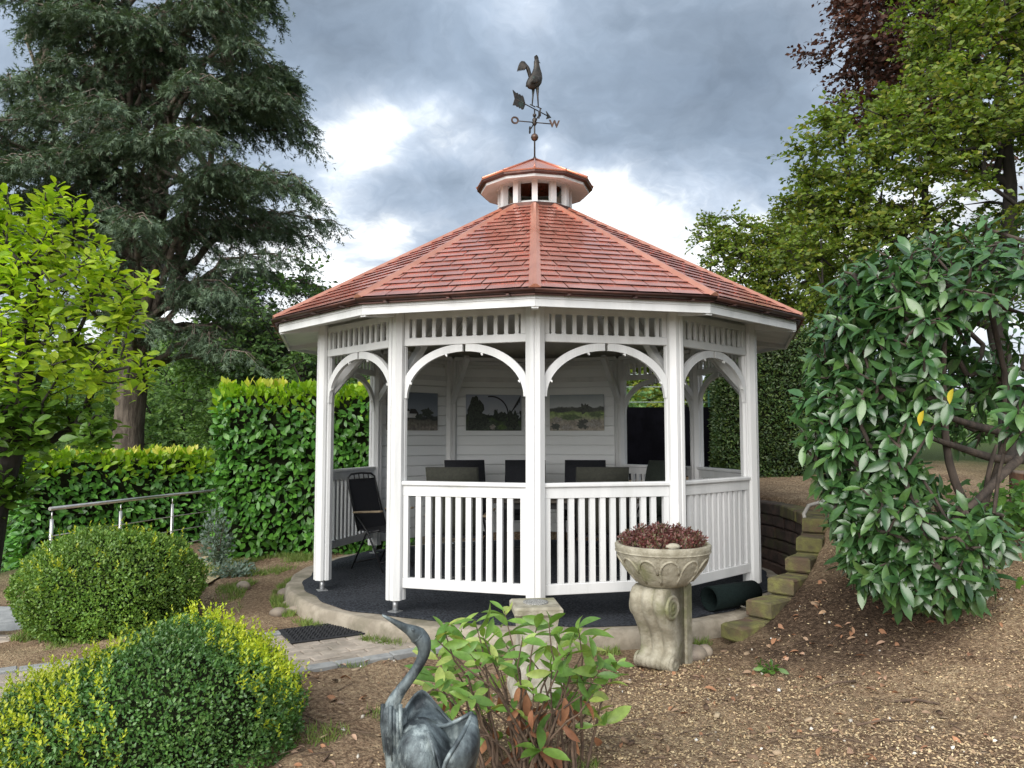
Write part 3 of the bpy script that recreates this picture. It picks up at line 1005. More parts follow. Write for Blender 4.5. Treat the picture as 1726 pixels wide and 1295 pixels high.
# rooster: lofted body + neck + head, then tail plume, comb, legs
ro = MB()
def oval(c, rx, ry, tilt=0, n=14):
    return [Vector((c[0] + rx * math.cos(t) * math.cos(tilt), c[1] + ry * math.sin(t), c[2] + rx * math.cos(t) * math.sin(tilt))) for t in (2 * math.pi * i / n for i in range(n))]
body = [((-0.085, 0, 0.83), 0.012, 0.010, -.5), ((-0.065, 0, 0.845), 0.05, 0.03, -.35), ((-0.03, 0, 0.885), 0.085, 0.05, -.2),
        ((0.0, 0, 0.935), 0.094, 0.056, -.1), ((0.022, 0, 0.99), 0.086, 0.052, 0), ((0.035, 0, 1.045), 0.066, 0.042, .1),
        ((0.036, 0, 1.095), 0.046, 0.033, .1), ((0.032, 0, 1.145), 0.036, 0.027, .05), ((0.03, 0, 1.175), 0.034, 0.026, 0), ((0.034, 0, 1.20), 0.030, 0.022, 0), ((0.036, 0, 1.215), 0.012, 0.01, 0)]
ro.loft([oval(c, a, b, t) for c, a, b, t in body])
ro.loft([oval((0.06, 0, 1.188), 0.010, 0.010), oval((0.075, 0, 1.184), 0.006, 0.006), oval((0.088, 0, 1.176), 0.001, 0.001)])
ro.prism([(0.052, 1.150), (0.066, 1.135), (0.064, 1.172)], -0.006, 0.006, M=Matrix.Rotation(R_(90), 4, 'X'))
for (x0, x1) in ((-0.005, -0.035), (0.03, 0.055)):
    ro.tube([(x0, 0.015 if x0 < 0 else -0.015, 0.86), (x0 * 0.7 + x1 * .3, 0.012 if x0 < 0 else -0.012, 0.76), (x1, 0, 0.635)], [0.022, 0.010, 0.007], 7)
    ro.tube([(x1 - 0.03, 0, 0.640), (x1 + 0.045, 0, 0.628)], 0.007, 6)
rooster = ro.build('rooster_body', 'bronze_vane', vane, rot=(0, 0, R_(36)))
cb = MB()
cb.prism([(0.005, 1.195), (-0.002, 1.235), (0.012, 1.25), (0.028, 1.262), (0.045, 1.252), (0.055, 1.232), (0.058, 1.205), (0.03, 1.20)][::-1], -0.006, 0.006, M=Matrix.Rotation(R_(90), 4, 'X'))
cb.build('comb', 'bronze_vane', rooster)
for i in range(7):
    t = i / 6
    pl = []
    x0, z0 = -0.055, 0.915 + 0.02 * t
    topx, topz = -0.115 - 0.03 * t, 1.07 + 0.11 * t
    endx, endz = -0.155 - 0.085 * t, 1.02 - 0.03 * t + 0.0 * t
    path_ = []
    for s in range(9):
        u = s / 8
        path_.append(((1 - u) ** 2 * x0 + 2 * u * (1 - u) * (topx + 0.01) + u * u * endx, (i - 3) * 0.004, (1 - u) ** 2 * z0 + 2 * u * (1 - u) * (topz + 0.10) + u * u * endz))
    MB().tube(path_, [0.012, 0.018, 0.022, 0.024, 0.024, 0.022, 0.018, 0.012, 0.003], 6, flat=[0.45] * 9).build('tail_feather', 'bronze_vane', rooster)
for sy in (-1, 1):
    MB().loft([oval((-0.085, sy * 0.05, 0.865), 0.006, 0.004), oval((-0.05, sy * 0.056, 0.90), 0.035, 0.010, -.5), oval((-0.01, sy * 0.058, 0.945), 0.05, 0.012, -.4), oval((0.02, sy * 0.05, 0.985), 0.02, 0.006, -.3)]).build('wing', 'bronze_vane', rooster)
vane.scale = (0.92, 0.92, 0.92)

# ================================================================ PICTURES ON THE WALL
def picture_mat(name, sky_c, hor_c, low_c, dark_c, hor, tree_amt, patch_c, seed):
    """printed landscape: sky wash, tree band, field patches"""
    m = bpy.data.materials.new(name)
    m.use_nodes = True
    t = NT(m.node_tree)
    b = m.node_tree.nodes['Principled BSDF']
    tc = t.n('ShaderNodeTexCoord').outputs['Object']
    sp = t.n('ShaderNodeSeparateXYZ', {0: tc})
    v = t.math('ADD', t.math('DIVIDE', sp.outputs[2], 0.47), 0.5)
    n1 = t.n('ShaderNodeTexNoise', {'Vector': t.vadd(tc, (seed, 0, 0)), 'Scale': 7.0, 'Detail': 6.0})
    n2 = t.n('ShaderNodeTexNoise', {'Vector': t.vadd(tc, (seed, 3, 0)), 'Scale': 26.0, 'Detail': 6.0})
    vv = t.math('ADD', v, t.math('MULTIPLY', t.math('SUBTRACT', n1, 0.5), tree_amt))
    base = t.ramp(vv, [(hor - 0.34, low_c), (hor - 0.12, patch_c), (hor - 0.05, dark_c), (hor + 0.02, dark_c), (hor + 0.05, hor_c), (min(1, hor + 0.45), sky_c)])
    pat = t.ramp(n2, [(0.35, 0.55), (0.65, 1.35)])
    below = t.ramp(vv, [(hor, 1.0), (hor + 0.06, 0.0)])
    mul = t.mix(below, (1, 1, 1), pat)
    c = t.mix(1.0, base, mul, 'MULTIPLY')
    t.t.links.new(c.outputs[2], b.inputs['Base Color'])
    b.inputs['Roughness'].default_value = 0.45
    MATS[name] = m


picture_mat('print_garden', (0.30, 0.33, 0.40), (0.38, 0.40, 0.44), (0.06, 0.075, 0.055), (0.020, 0.028, 0.020), 0.45, 0.75, (0.045, 0.075, 0.025), 2.0)
picture_mat('print_field', (0.26, 0.30, 0.32), (0.50, 0.53, 0.54), (0.33, 0.29, 0.23), (0.040, 0.047, 0.032), 0.60, 0.22, (0.22, 0.34, 0.07), 6.0)
picture_mat('print_house', (0.15, 0.18, 0.23), (0.24, 0.27, 0.32), (0.24, 0.21, 0.18), (0.028, 0.032, 0.028), 0.36, 0.20, (0.13, 0.12, 0.09), 9.0)
mat('print_dark', (0.020, 0.020, 0.026), rough=0.5)
mat('print_white', (0.6, 0.6, 0.6), rough=0.5)
mat('print_roof', (0.028, 0.024, 0.024), rough=0.5)


def wall_picture(k, w, dx, z, matname, label):
    o = MB().box((0, 0, 0), (w, 0.025, 0.47), bev=0.003).build('wall_picture', matname)
    a = 30 * k + 15
    p = azp(a, AP - 0.026) + Matrix.Rotation(R_(a), 3, 'Z') @ Vector((dx, 0, 0))
    o.location = (p.x, p.y, z)
    o.rotation_euler = (0, 0, R_(a + 180))
    tag(o, label, 'picture', 'landscape prints on the boarded wall')
    return o


ZP = 1.70
w1 = wall_picture(7, 0.76, 0.05, ZP, 'print_house', 'leftmost wall print, pale house with dark roof under grey sky')
w2 = wall_picture(6, 0.74, 0.0, ZP, 'print_garden', 'dark wall print of a garden with curved iron arch, middle of three')
w3 = wall_picture(5, 0.72, 0.0, ZP, 'print_field', 'wall print of green field and dark trees, right of the front post')


def xz(mb, poly, y=-0.0135, t=0.002):
    mb.prism(poly, -t / 2, t / 2, M=Matrix.Translation((0, y, 0)) @ Matrix.Rotation(R_(90), 4, 'X'))
    return mb


# printed motifs (flat ink shapes on the canvas)
xz(MB(), [(-0.20, -0.08), (0.06, -0.08), (0.06, -0.025), (-0.06, -0.025), (-0.06, 0.0), (-0.15, 0.0), (-0.15, -0.03), (-0.20, -0.03)]).build('printed_house', 'print_white', w1)
xz(xz(MB(), [(-0.06, -0.03), (0.085, -0.03), (0.03, 0.03), (-0.045, 0.03)], y=-0.0145), [(-0.16, 0.0), (-0.05, 0.0), (-0.075, 0.032), (-0.13, 0.032)], y=-0.0145).build('printed_roof', 'print_roof', w1)
arc = MB()
for (cx_, r_, n0, n1) in ((0.02, 0.24, 0, 100),):
    o_, i_2 = [], []
    for i in range(17):
        t = R_(n0 + (n1 - n0) * i / 16)
        o_.append((cx_ - 0.06 + r_ * math.cos(t), -0.03 + r_ * math.sin(t) * 1.05)); i_2.append((cx_ - 0.06 + (r_ - .018) * math.cos(t), -0.03 + (r_ - .018) * math.sin(t) * 1.05))
    for i in range(16):
        xz(arc, [o_[i], o_[i + 1], i_2[i + 1], i_2[i]][::-1])
for i in range(6):
    xa = 0.21 + i * 0.025
    xz(arc, [(xa, -0.02 + i * .03), (xa + .01, -0.02 + i * .03), (min(xa + .16, .36), 0.22), (min(xa + .15, .35), 0.22)], y=-0.0140 - i * 0.0004)
arc.build('printed_arch', 'print_dark', w2)

def blob(cx_, cz_, rx_, rz_, n=26, rough_=0.35, seed=0):
    q = random.Random(seed)
    return [(cx_ + rx_ * (1 + q.uniform(-rough_, rough_)) * math.cos(t), max(-0.232, min(0.232, cz_ + rz_ * (1 + q.uniform(-rough_, rough_)) * math.sin(t)))) for t in (2 * math.pi * i / n for i in range(n))]


mat('print_leaf', (0.050, 0.062, 0.045), (0.016, 0.020, 0.016), scale=45, rough=0.5)
mat('print_grass', (0.10, 0.16, 0.045), (0.05, 0.085, 0.025), scale=40, rough=0.5)
mat('print_rock', (0.36, 0.34, 0.30), (0.20, 0.18, 0.15), scale=40, rough=0.5)
for o_, shapes in ((w2, (('print_leaf', -0.25, 0.0, 0.10, 0.20), ('print_leaf', -0.22, -0.13, 0.13, 0.09), ('print_leaf', 0.25, -0.10, 0.10, 0.12), ('print_leaf', 0.12, -0.06, 0.06, 0.06), ('print_grass', 0.10, -0.19, 0.06, 0.035), ('print_rock', -0.02, -0.19, 0.035, 0.035))),
                   (w3, (('print_leaf', 0.11, 0.05, 0.08, 0.06), ('print_leaf', -0.2, 0.03, 0.13, 0.025), ('print_grass', -0.08, -0.06, 0.13, 0.035), ('print_grass', 0.25, -0.03, 0.09, 0.03), ('print_rock', -0.26, -0.09, 0.07, 0.03), ('print_leaf', 0.10, -0.15, 0.09, 0.06), ('print_rock', 0.22, -0.15, 0.11, 0.05), ('print_leaf', -0.28, -0.18, 0.06, 0.045), ('print_rock', -0.13, -0.19, 0.08, 0.035))),
                   (w1, (('print_leaf', 0.20, -0.02, 0.09, 0.06), ('print_leaf', 0.08, -0.06, 0.05, 0.03), ('print_leaf', -0.28, -0.05, 0.06, 0.035)))):
    for q_, (mn, a_, b_, c_, d_) in enumerate(shapes):
        xz(MB(), blob(a_, b_, c_, d_, seed=q_ * 7 + int(a_ * 100)), y=-0.0138 - 0.0006 * (q_ + 2)).build('printed_shape', mn, o_)

# ================================================================ TABLE AND CHAIRS
tb = empty('table', (0.30, 0.15, 0.014))
tag(tb, 'dark wooden table standing in the middle of the gazebo behind the railing', 'table')
tt = MB()
for i in range(6):
    MB().box((0, -0.375 + i * 0.15, 0.72), (1.5, 0.142, 0.028), bev=0.004).build('table_plank', 'table_wood', tb)
MB().box((0, 0, 0.672), (1.36, 0.76, 0.06)).build('table_frame', 'black_metal', tb)
for sx in (-.64, .64):
    for sy in (-.34, .34):
        MB().box((sx, sy, 0.325), (0.05, 0.05, 0.65)).build('leg', 'black_metal', tb)


def garden_chair(loc, rz, label, seat_mat='black_textile', cushion=None, arm=True):
    """folding textile garden chair, faces local -Y (back at +Y)"""
    e = empty('garden_chair', (loc[0], loc[1], 0.014), rz)
    tag(e, label, 'chair', 'garden chairs in the gazebo')
    fr = MB()
    for sx in (-0.26, 0.26):
        fr.tube([(sx, -0.26, 0.0), (sx, -0.02, 0.42), (sx, 0.17, 0.62)], 0.011, 8)
    fr.tube([(-0.26, -0.20, 0.10), (0.26, -0.20, 0.10)], 0.008, 6)
    fr.build('front_legs', 'black_metal', e)
    bk = MB()
    for sx in (-0.24, 0.24):
        bk.tube([(sx, 0.24, 0.0), (sx, 0.02, 0.40), (sx * 1.0, -0.18, 0.45)], 0.011, 8)
    bk.tube([(-0.24, 0.20, 0.07), (0.24, 0.20, 0.07)], 0.008, 6)
    bk.build('rear_legs', 'black_metal', e)
    # back: frame loop with handle slots at the top
    bf = MB()
    loop = [(-0.24, 0.14, 0.42), (-0.235, 0.30, 0.90), (-0.225, 0.325, 1.01), (-0.17, 0.335, 1.045), (0, 0.337, 1.055), (0.17, 0.335, 1.045), (0.225, 0.325, 1.01), (0.235, 0.30, 0.90), (0.24, 0.14, 0.42)]
    bf.tube(loop, 0.012, 8)
    for x in (-0.12, -0.04, 0.04, 0.12):
        bf.tube([(x, 0.322, 0.985), (x, 0.336, 1.05)], 0.006, 6)
    bf.tube([(-0.228, 0.318, 0.985), (0.228, 0.318, 0.985)], 0.008, 6)
    bf.build('back_frame', 'black_metal', e)
    sg = MB()
    rings = []
    for i in range(7):
        t = i / 6
        z = 0.43 + 0.55 * t
        y = 0.142 + 0.178 * t + 0.02 * math.sin(math.pi * t)
        rings.append([(-0.228, y - .004, z), (0.228, y - .004, z), (0.228, y + .004, z), (-0.228, y + .004, z)])
    sg.loft(rings, smooth=False)
    sg.build('backrest', seat_mat, e)
    st = MB().box((0, -0.04, 0.435), (0.46, 0.42, 0.016), bev=0.004)
    st.build('seat', seat_mat, e)
    if arm:
        for sx in (-0.275, 0.275):
            MB().box((sx, -0.03, 0.645), (0.048, 0.42, 0.022), bev=0.006, rx=R_(-4)).build('armrest', 'arm_wood', e)
    if cushion:
        cs = MB()
        rings = []
        for i in range(6):
            t = i / 5
            z = 0.47 + 0.62 * t
            y = 0.115 + 0.20 * t
            th = 0.045 if 0 < i < 5 else 0.02
            tb_ = 0.075 if cushion == 'olive_cushion' else 0.008
            rings.append([(-0.235, y - th, z), (0.235, y - th, z), (0.245, y, z), (0.235, y + tb_, z), (-0.235, y + tb_, z), (-0.245, y, z)])
        cs.loft(rings, smooth=True)
        cs.build('back_cushion', cushion, e)
    return e


garden_chair((-1.62, 0.10), R_(60), 'black folding chair with wooden armrests standing by the open entrance').scale = (0.9, 0.9, 0.93)
garden_chair((-0.78, 0.95), R_(14), 'black cushioned chair against the back wall beneath the dark garden print', cushion='black_textile')
garden_chair((-0.12, 0.98), 0, 'black cushioned chair half hidden by the front post', cushion='black_textile')
garden_chair((0.58, 0.98), R_(-4), 'black cushioned chair beneath the green field print', cushion='black_textile')
garden_chair((1.36, 0.85), R_(-38), 'dark green cushioned chair nearest the right-hand railing', seat_mat='green_textile', cushion='green_textile')
garden_chair((-0.72, -0.62), R_(172), 'chair with olive cushion, back to the front-left railing', cushion='olive_cushion')
garden_chair((0.62, -0.55), R_(180), 'chair with olive cushion, back to the front-right railing', cushion='olive_cushion')

# ================================================================ DOORMAT, ROLLED CARPET, HOSE
dm = MB()
dm.box((0, 0, 0.006), (0.74, 0.50, 0.012), bev=0.003)
doormat = dm.build('doormat', 'rubber', None, (-1.62, -2.05, -0.112), (0, 0, R_(31)))
doormat.scale = (0.82, 0.86, 1.0)
tag(doormat, 'black ribbed rubber doormat on the pavers before the entrance', 'doormat')
rb = MB()
for i in range(22):
    for j in range(14):
        rb.box((-0.33 + i * 0.0315 + (0.016 if j % 2 else 0), -0.215 + j * 0.033, 0.015), (0.022, 0.014, 0.008), rz=R_(35 if (i + j) % 2 else -35))
tag(rb.build('ribs', 'rubber', doormat), kind='stuff')
mat('roll_green', (0.009, 0.016, 0.015), (0.006, 0.010, 0.010), scale=80, rough=0.95, bump=0.4, bscale=200, spec=0.1)
rc = MB()
sp_ = []
for i in range(64):
    t = i / 63
    a = t * 2 * math.pi * 1.6
    r = 0.098 - 0.012 * t
    sp_.append((r * math.cos(a), r * math.sin(a)))
outer = sp_
rgs = []
for x in (0.0, 0.50):
    rgs.append([(x, p[0], p[1]) for p in outer] + [(x, p[0] * 0.955, p[1] * 0.955) for p in outer[::-1]])
rc.loft(rgs, smooth=True, cap=True)
tag(rc.build('rolled_mat', 'roll_green', None, (1.36, -1.84, 0.114), (0, 0, R_(33))), 'rolled up dark green mat lying on the slab behind the bowl', 'rolled mat')
hs = MB()
pth = [azp(64 - 0.9 * i, 2.50 - 0.05 * math.sin(i * .7), 0.015 + 0.02 * abs(math.sin(i * 0.9))) for i in range(26)]
hs.tube(pth, 0.011, 7)
pth = [azp(60 - 0.9 * i, 2.44 + 0.05 * math.sin(i * .9), 0.025 + 0.05 * abs(math.sin(i * 0.35))) for i in range(20)]
hs.tube(pth, 0.008, 7)
mat('cable', (0.12, 0.11, 0.09), rough=0.6)
tag(hs.build('cable', 'cable'), 'grey brown cables lying in loops at the slab edge beside the mossy steps', 'cable')
hp = MB()
hp.tube([azp(67, 2.62, 0.60), azp(68, 2.60, 0.69), azp(70, 2.64, 0.76), azp(73, 2.80, 0.80), azp(76, 3.05, 0.80)], 0.017, 8)
mat('conduit', (0.42, 0.40, 0.36), rough=0.55)
tag(hp.build('conduit_pipe', 'conduit'), 'bent pale grey conduit pipe rising over the top mossy block', 'pipe')

# ================================================================ RETAINING WALL of blocks, stepping down to the front
wall = MB().prism([tuple(azp(150 - i * 1.5, 2.66).xy) for i in range(68)] + [tuple(azp(48 + i * 1.5, 2.82).xy) for i in range(68)], -0.2, 0.0).build('retaining_wall', 'block_dark')
tag(wall, 'curved dark brick retaining wall with mossy stepped blocks right of the gazebo', 'retaining wall')
blk = [MB().box((0, 0, 0), (0.272, 0.21, 0.122), bev=0.012), MB().box((0, 0, 0), (0.262, 0.20, 0.118), bev=0.016)]
bd = [b.mesh('brick', 'block_dark') for b in blk]
bm_ = [b.mesh('step_block', 'block_moss') for b in blk]
for j in range(6):
    st = 31.5 + 6.8 * j
    a = st + 2.9
    z = -0.035 + 0.127 * j
    k = 0
    while a < 150:
        front = k < (2 if j < 5 else 5)
        ms = (bm_ if front else bd)[random.randrange(2)]
        p = azp(a, 2.715 + (-.03 if front else 0) + random.uniform(-.01, .01), z)
        link('step_block' if front else 'brick', ms, wall, p, (random.uniform(-.02, .02), random.uniform(-.02, .02), R_(a + random.uniform(-2.5, 2.5))))
        a += 5.95
        k += 1

# ================================================================ HANDRAIL on the left
hr = empty('handrail', (-4.95, 0.32, -0.2))
tag(hr, 'stainless steel handrail with cables beside the path in front of the low hedge', 'handrail')
hA, hB = at(84, 858, 8.25), at(300, 833, 10.6)
hC = at(366, 826, 11.3)
off = np.array(hr.location)
MB().tube([hA - off, hB - off, hC - off], 0.021, 10).build('top_rail', 'stainless', hr)
for (px_, d_, yt) in ((88, 8.28, 860), (204, 9.4, 848), (291, 10.5, 838)):
    p = at(px_, yt, d_) - off
    MB().tube([(p[0], p[1], p[2] - 0.02), (p[0], p[1], p[2] - 0.10)], 0.008, 8).tube([(p[0], p[1], p[2] - 0.10), (p[0], p[1], p[2] - 0.98)], 0.020, 10).build('post', 'stainless', hr)
for dz in (0.30, 0.50, 0.70):
    MB().tube([hA - off - (0, 0, dz), hB - off - (0, 0, dz), hC - off - (0, 0, dz)], 0.006, 6).build('cable', 'stainless', hr)

# ================================================================ BLACK SCREEN FENCE behind, right
fz = empty('screen_fence', (2.4, 4.05, 0.75))
tag(fz, 'black fabric privacy screen on green wire fence behind the gazebo', 'fence')
sfm = MB()
rows = []
for i in range(41):
    x = -1.6 + 3.2 * i / 40
    y = 0.015 * math.sin(i * 1.1)
    rows.append([(x, y - .003, -0.2), (x, y + .003, -0.2), (x, y + .003, 1.10), (x, y - .003, 1.10)])
sfm.loft(rows, smooth=False)
sfm.build('screen_cloth', 'screen_black', fz)
for x in (-1.15, 0.35, 1.55):
    MB().box((x, 0.05, 0.55), (0.05, 0.04, 1.6), bev=0.004).build('post', 'green_metal', fz)
for z in (1.18, 1.42, 1.62):
    MB().tube([(-1.6, 0.05, z), (1.6, 0.05, z)], 0.006, 6).build('wire', 'wire', fz)

# ================================================================ STONEWARE
# scroll console carrying the bowl
gz = float(ground_h(0.86, -2.76, False))
con = empty('stone_console', (0.875, -2.72, gz - 0.01), R_(-36))
con.scale = (0.93, 0.93, 0.83)
tag(con, 'carved stone scroll console standing on the soil, carrying the planted bowl', 'console')
prof = [(0.175, 0.0), (0.215, 0.02), (0.235, 0.055), (0.222, 0.095), (0.185, 0.115), (0.165, 0.135), (0.160, 0.175), (0.170, 0.23), (0.195, 0.30), (0.235, 0.37), (0.275, 0.43), (0.305, 0.49), (0.318, 0.545), (0.308, 0.60), (0.275, 0.64), (0.235, 0.655)]
cm_ = MB()
nw = 25
rings = []
for (p, z) in prof:
    r_ = []
    for i in range(nw):
        u = -1 + 2 * i / (nw - 1)
        lobe = 0.032 * (abs(math.cos(u * math.pi * 1.5)) ** 0.7) if z > 0.10 else 0.020 * abs(math.cos(u * math.pi * 3.5)) ** 0.6
        edge_ = -0.02 * max(0, abs(u) - 0.93) / 0.07
        r_.append((u * 0.135, -(p - 0.02 + lobe + edge_), z))
    r_ += [(0.135, 0.02, z), (-0.135, 0.02, z)]
    rings.append(r_)
cm_.loft(rings, smooth=True)
cm_.build('scroll_body', 'stone_mossy', con)
MB().box((0, 0.055, 0.325), (0.31, 0.085, 0.65), bev=0.014).build('back_slab', 'stone_mossy', con)
for sx in (-1, 1):
    v1 = MB()
    Mv = Matrix.Translation((sx * 0.128, -0.185, 0.50)) @ Matrix.Rotation(R_(90 * sx), 4, 'Y')
    v1.lathe([(0.095, 0.0), (0.095, 0.018), (0.082, 0.026), (0.070, 0.018), (0.064, 0.014), (0.055, 0.022), (0.040, 0.027), (0.030, 0.018), (0.022, 0.026), (0.004, 0.03)], 26, M=Mv)
    v1.build('volute', 'stone_mossy', con)
    v2 = MB()
    Mv = Matrix.Translation((sx * 0.126, -0.165, 0.06)) @ Matrix.Rotation(R_(90 * sx), 4, 'Y')
    v2.lathe([(0.062, 0.0), (0.062, 0.018), (0.048, 0.026), (0.034, 0.016), (0.020, 0.026), (0.004, 0.03)], 20, M=Mv)
    v2.build('foot_scroll', 'stone_mossy', con)

bw_z = gz - 0.01 + 0.655 * 0.83
bowl = empty('stone_bowl', (0.84, -2.83, bw_z))
tag(bowl, 'round weathered stone bowl with carved arches on the scroll console', 'bowl')
bp_ = [(0.10, 0.0), (0.155, 0.004), (0.185, 0.03), (0.235, 0.085), (0.275, 0.145), (0.300, 0.20), (0.312, 0.238), (0.314, 0.262), (0.305, 0.270), (0.282, 0.268), (0.272, 0.24), (0.0, 0.225)]
MB().lathe(bp_, 56).build('bowl_body', 'stone_mossy', bowl)


def bowl_r(z):
    for (r0, z0), (r1, z1) in zip(bp_[1:7], bp_[2:8]):
        if z0 <= z <= z1: return r0 + (r1 - r0) * (z - z0) / (z1 - z0)
    return 0.31


rel = []
for k in range(12):
    a0 = 2 * math.pi * k / 12
    path_ = []
    for i in range(15):
        t = math.pi * i / 14
        z = 0.105 + 0.085 * math.sin(t) if 0 < i < 14 else 0.10
        aa = a0 + 0.225 * math.cos(t)
        r = bowl_r(z) + 0.001
        path_.append((r * math.cos(aa), r * math.sin(aa), z))
    lo = []
    for z in (0.10, 0.06, 0.03):
        aa = a0 - 0.225; r = bowl_r(z) + 0.001
        lo.append((r * math.cos(aa), r * math.sin(aa), z))
    MB().tube(path_ + lo, 0.0085, 6).build('carved_arch', 'stone_mossy', bowl)
MB().tube([(0.309 * math.cos(t), 0.309 * math.sin(t), 0.222) for t in np.linspace(0, 2 * math.pi, 49)], 0.005, 6).build('rim_moulding', 'stone_mossy', bowl)

# small pedestal behind the shrub
gzp = float(ground_h(0.02, -3.3, False))
pd_ = empty('stone_pedestal', (0.0, -3.32, gzp - 0.03), R_(8))
tag(pd_, 'small square flared stone pedestal behind the leafy shrub, gravel in its top', 'pedestal')
def sq(h, z, n=1): return [(-h, -h, z), (h, -h, z), (h, h, z), (-h, h, z)]
MB().loft([sq(0.155, 0.0), sq(0.155, 0.06), sq(0.14, 0.10), sq(0.115, 0.20), sq(0.105, 0.32), sq(0.108, 0.40), sq(0.118, 0.455), sq(0.122, 0.485)], smooth=False).build('shaft', 'stone_pale', pd_)
MB().box((0, 0, 0.515), (0.285, 0.285, 0.056), bev=0.013).build('cap', 'stone_mossy', pd_)
MB().lathe([(0.075, 0.541), (0.075, 0.550), (0.060, 0.5495), (0.0, 0.547)], 24).build('gravel_dish', 'gravel', pd_)

# stump at the right edge
sx_, sy_ = 4.42, -1.35
sz_ = float(ground_h(sx_, sy_, False))
stp = empty('tree_stump', (sx_, sy_, sz_ - 0.05))
tag(stp, 'reddish brown sawn tree stump at the right edge behind the ivy', 'tree stump')
rg = []
for z, r in ((-0.1, 0.42), (0.05, 0.37), (0.15, 0.34), (0.30, 0.33), (0.42, 0.325)):
    rg.append([(r * (1 + 0.06 * math.sin(5 * t + z) + 0.03 * math.sin(17 * t)) * math.cos(t), r * (1 + 0.06 * math.sin(5 * t + z) + 0.03 * math.sin(17 * t)) * math.sin(t), z + 0.01 * math.sin(3 * t)) for t in np.linspace(0, 2 * math.pi, 40, endpoint=False)])
MB().loft(rg, cap=False).build('bark', 'stump_wood', stp)
MB().loft([rg[-1], [(x * .99, y * .99, z + 0.012) for x, y, z in rg[-1]], [(0.01 * math.cos(t), 0.01 * math.sin(t), 0.44) for t in np.linspace(0, 2 * math.pi, 40, endpoint=False)]], cap=True, smooth=False).build('cut_face', 'stump_top', stp)

# ================================================================ HERON
hn = empty('heron_statue', (-0.42, -5.30, float(ground_h(-0.42, -5.3, False))))
tag(hn, 'patinated bronze heron with raised wings forming a bowl, beak pointing up left', 'statue')
ho = np.array(hn.location)


def hp_(px, py, d): return tuple(at(px, py, d) - ho)


D = 2.62
neck = [hp_(644, 1037, D - .06), hp_(668, 1050, D - .05), hp_(684, 1059, D - .03), hp_(694, 1064, D - .02), hp_(704, 1071, D), hp_(713, 1082, D), hp_(715, 1098, D), hp_(709, 1115, D), hp_(699, 1132, D), hp_(686, 1150, D), hp_(674, 1166, D), hp_(664, 1183, D),
        hp_(659, 1204, D), hp_(660, 1230, D), hp_(662, 1260, D), hp_(664, 1300, D), hp_(668, 1340, D), hp_(668, 1400, D)]
nr = [0.003, 0.010, 0.015, 0.021, 0.029, 0.027, 0.021, 0.018, 0.017, 0.018, 0.020, 0.024, 0.034, 0.036, 0.030, 0.024, 0.022, 0.026]
nb = MB()
# Catmull-Rom for smoothness
def crom(pts, rad, k=4):
    P, Rr2 = [], []
    pts = [np.array(p) for p in pts]
    for i in range(len(pts) - 1):
        p0, p1, p2, p3 = pts[max(i - 1, 0)], pts[i], pts[i + 1], pts[min(i + 2, len(pts) - 1)]
        for j in range(k):
            t = j / k
            P.append(0.5 * ((2 * p1) + (-p0 + p2) * t + (2 * p0 - 5 * p1 + 4 * p2 - p3) * t * t + (-p0 + 3 * p1 - 3 * p2 + p3) * t ** 3))
            Rr2.append(rad[i] * (1 - t) + rad[i + 1] * t)
    P.append(pts[-1]); Rr2.append(rad[-1])
    return P, Rr2
P_, R2 = crom(neck, nr)
nb.tube(P_, R2, 14)
# feather ridges down the breast and the second leg
for i in range(7):
    x = -0.028 + i * 0.010
    a_ = np.array(hp_(660, 1185 + 6 * (i % 3), D)) + (x, -0.030 + abs(i - 3) * 0.006, 0)
    nb.tube([a_, a_ + (0.002, -0.004, -0.07), a_ + (0.006, 0.004, -0.16 - 0.02 * (i % 2))], [0.007, 0.009, 0.003], 6)
nb.tube([hp_(672, 1200, D + .05), hp_(690, 1290, D + .06), hp_(692, 1400, D + .06)], [0.03, 0.022, 0.022], 10)
nb.lathe([(0.16, -0.03), (0.16, 0.012), (0.12, 0.03), (0.0, 0.03)], 28, M=Matrix.Translation((0.02, 0.0, 0.0)))
heron_body = nb.build('neck_and_legs', 'patina', hn)
eye = MB()
ec = Vector(hp_(696, 1062, D - .045))
eye.lathe([(0.001, -.006), (0.005, -.003), (0.006, 0), (0.005, .003), (0.001, .006)], 10, M=Matrix.Translation(ec) @ Matrix.Rotation(R_(90), 4, 'X'))
eye.build('eye', 'patina', heron_body)
# rounded body, two raised wings
def unit(a):
    return a / np.maximum(np.linalg.norm(a, axis=-1, keepdims=True), 1e-9)


def surf(A, B, bulge, n=10, th=0.009, tag_=None):
    """double-walled sheet between two pixel-derived 3-D curves, bowed by `bulge`"""
    A, _ = crom(A, [0] * len(A), 4); B, _ = crom(B, [0] * len(B), 4)
    k = min(len(A), len(B)); A, B = A[:k], B[:k]
    rows = []
    bl = np.array(bulge)
    for j in range(n + 1):
        v = j / n
        rows.append([a * (1 - v) + b * v + bl * math.sin(math.pi * v) * (0.35 + 0.65 * math.sin(math.pi * (i + 1) / (k + 1))) for i, (a, b) in enumerate(zip(A, B))])
    rows = np.array(rows)
    du = np.gradient(rows, axis=1); dv_ = np.gradient(rows, axis=0)
    N = unit(np.cross(du, dv_))
    top, bot = rows + N * th / 2, rows - N * th / 2
    rings = []
    for j in range(n + 1):
        rings.append([tuple(p) for p in top[j]] + [tuple(p) for p in bot[j][::-1]])
    return rings
bd_c = hp_(716, 1272, D + .03)
body_r = []
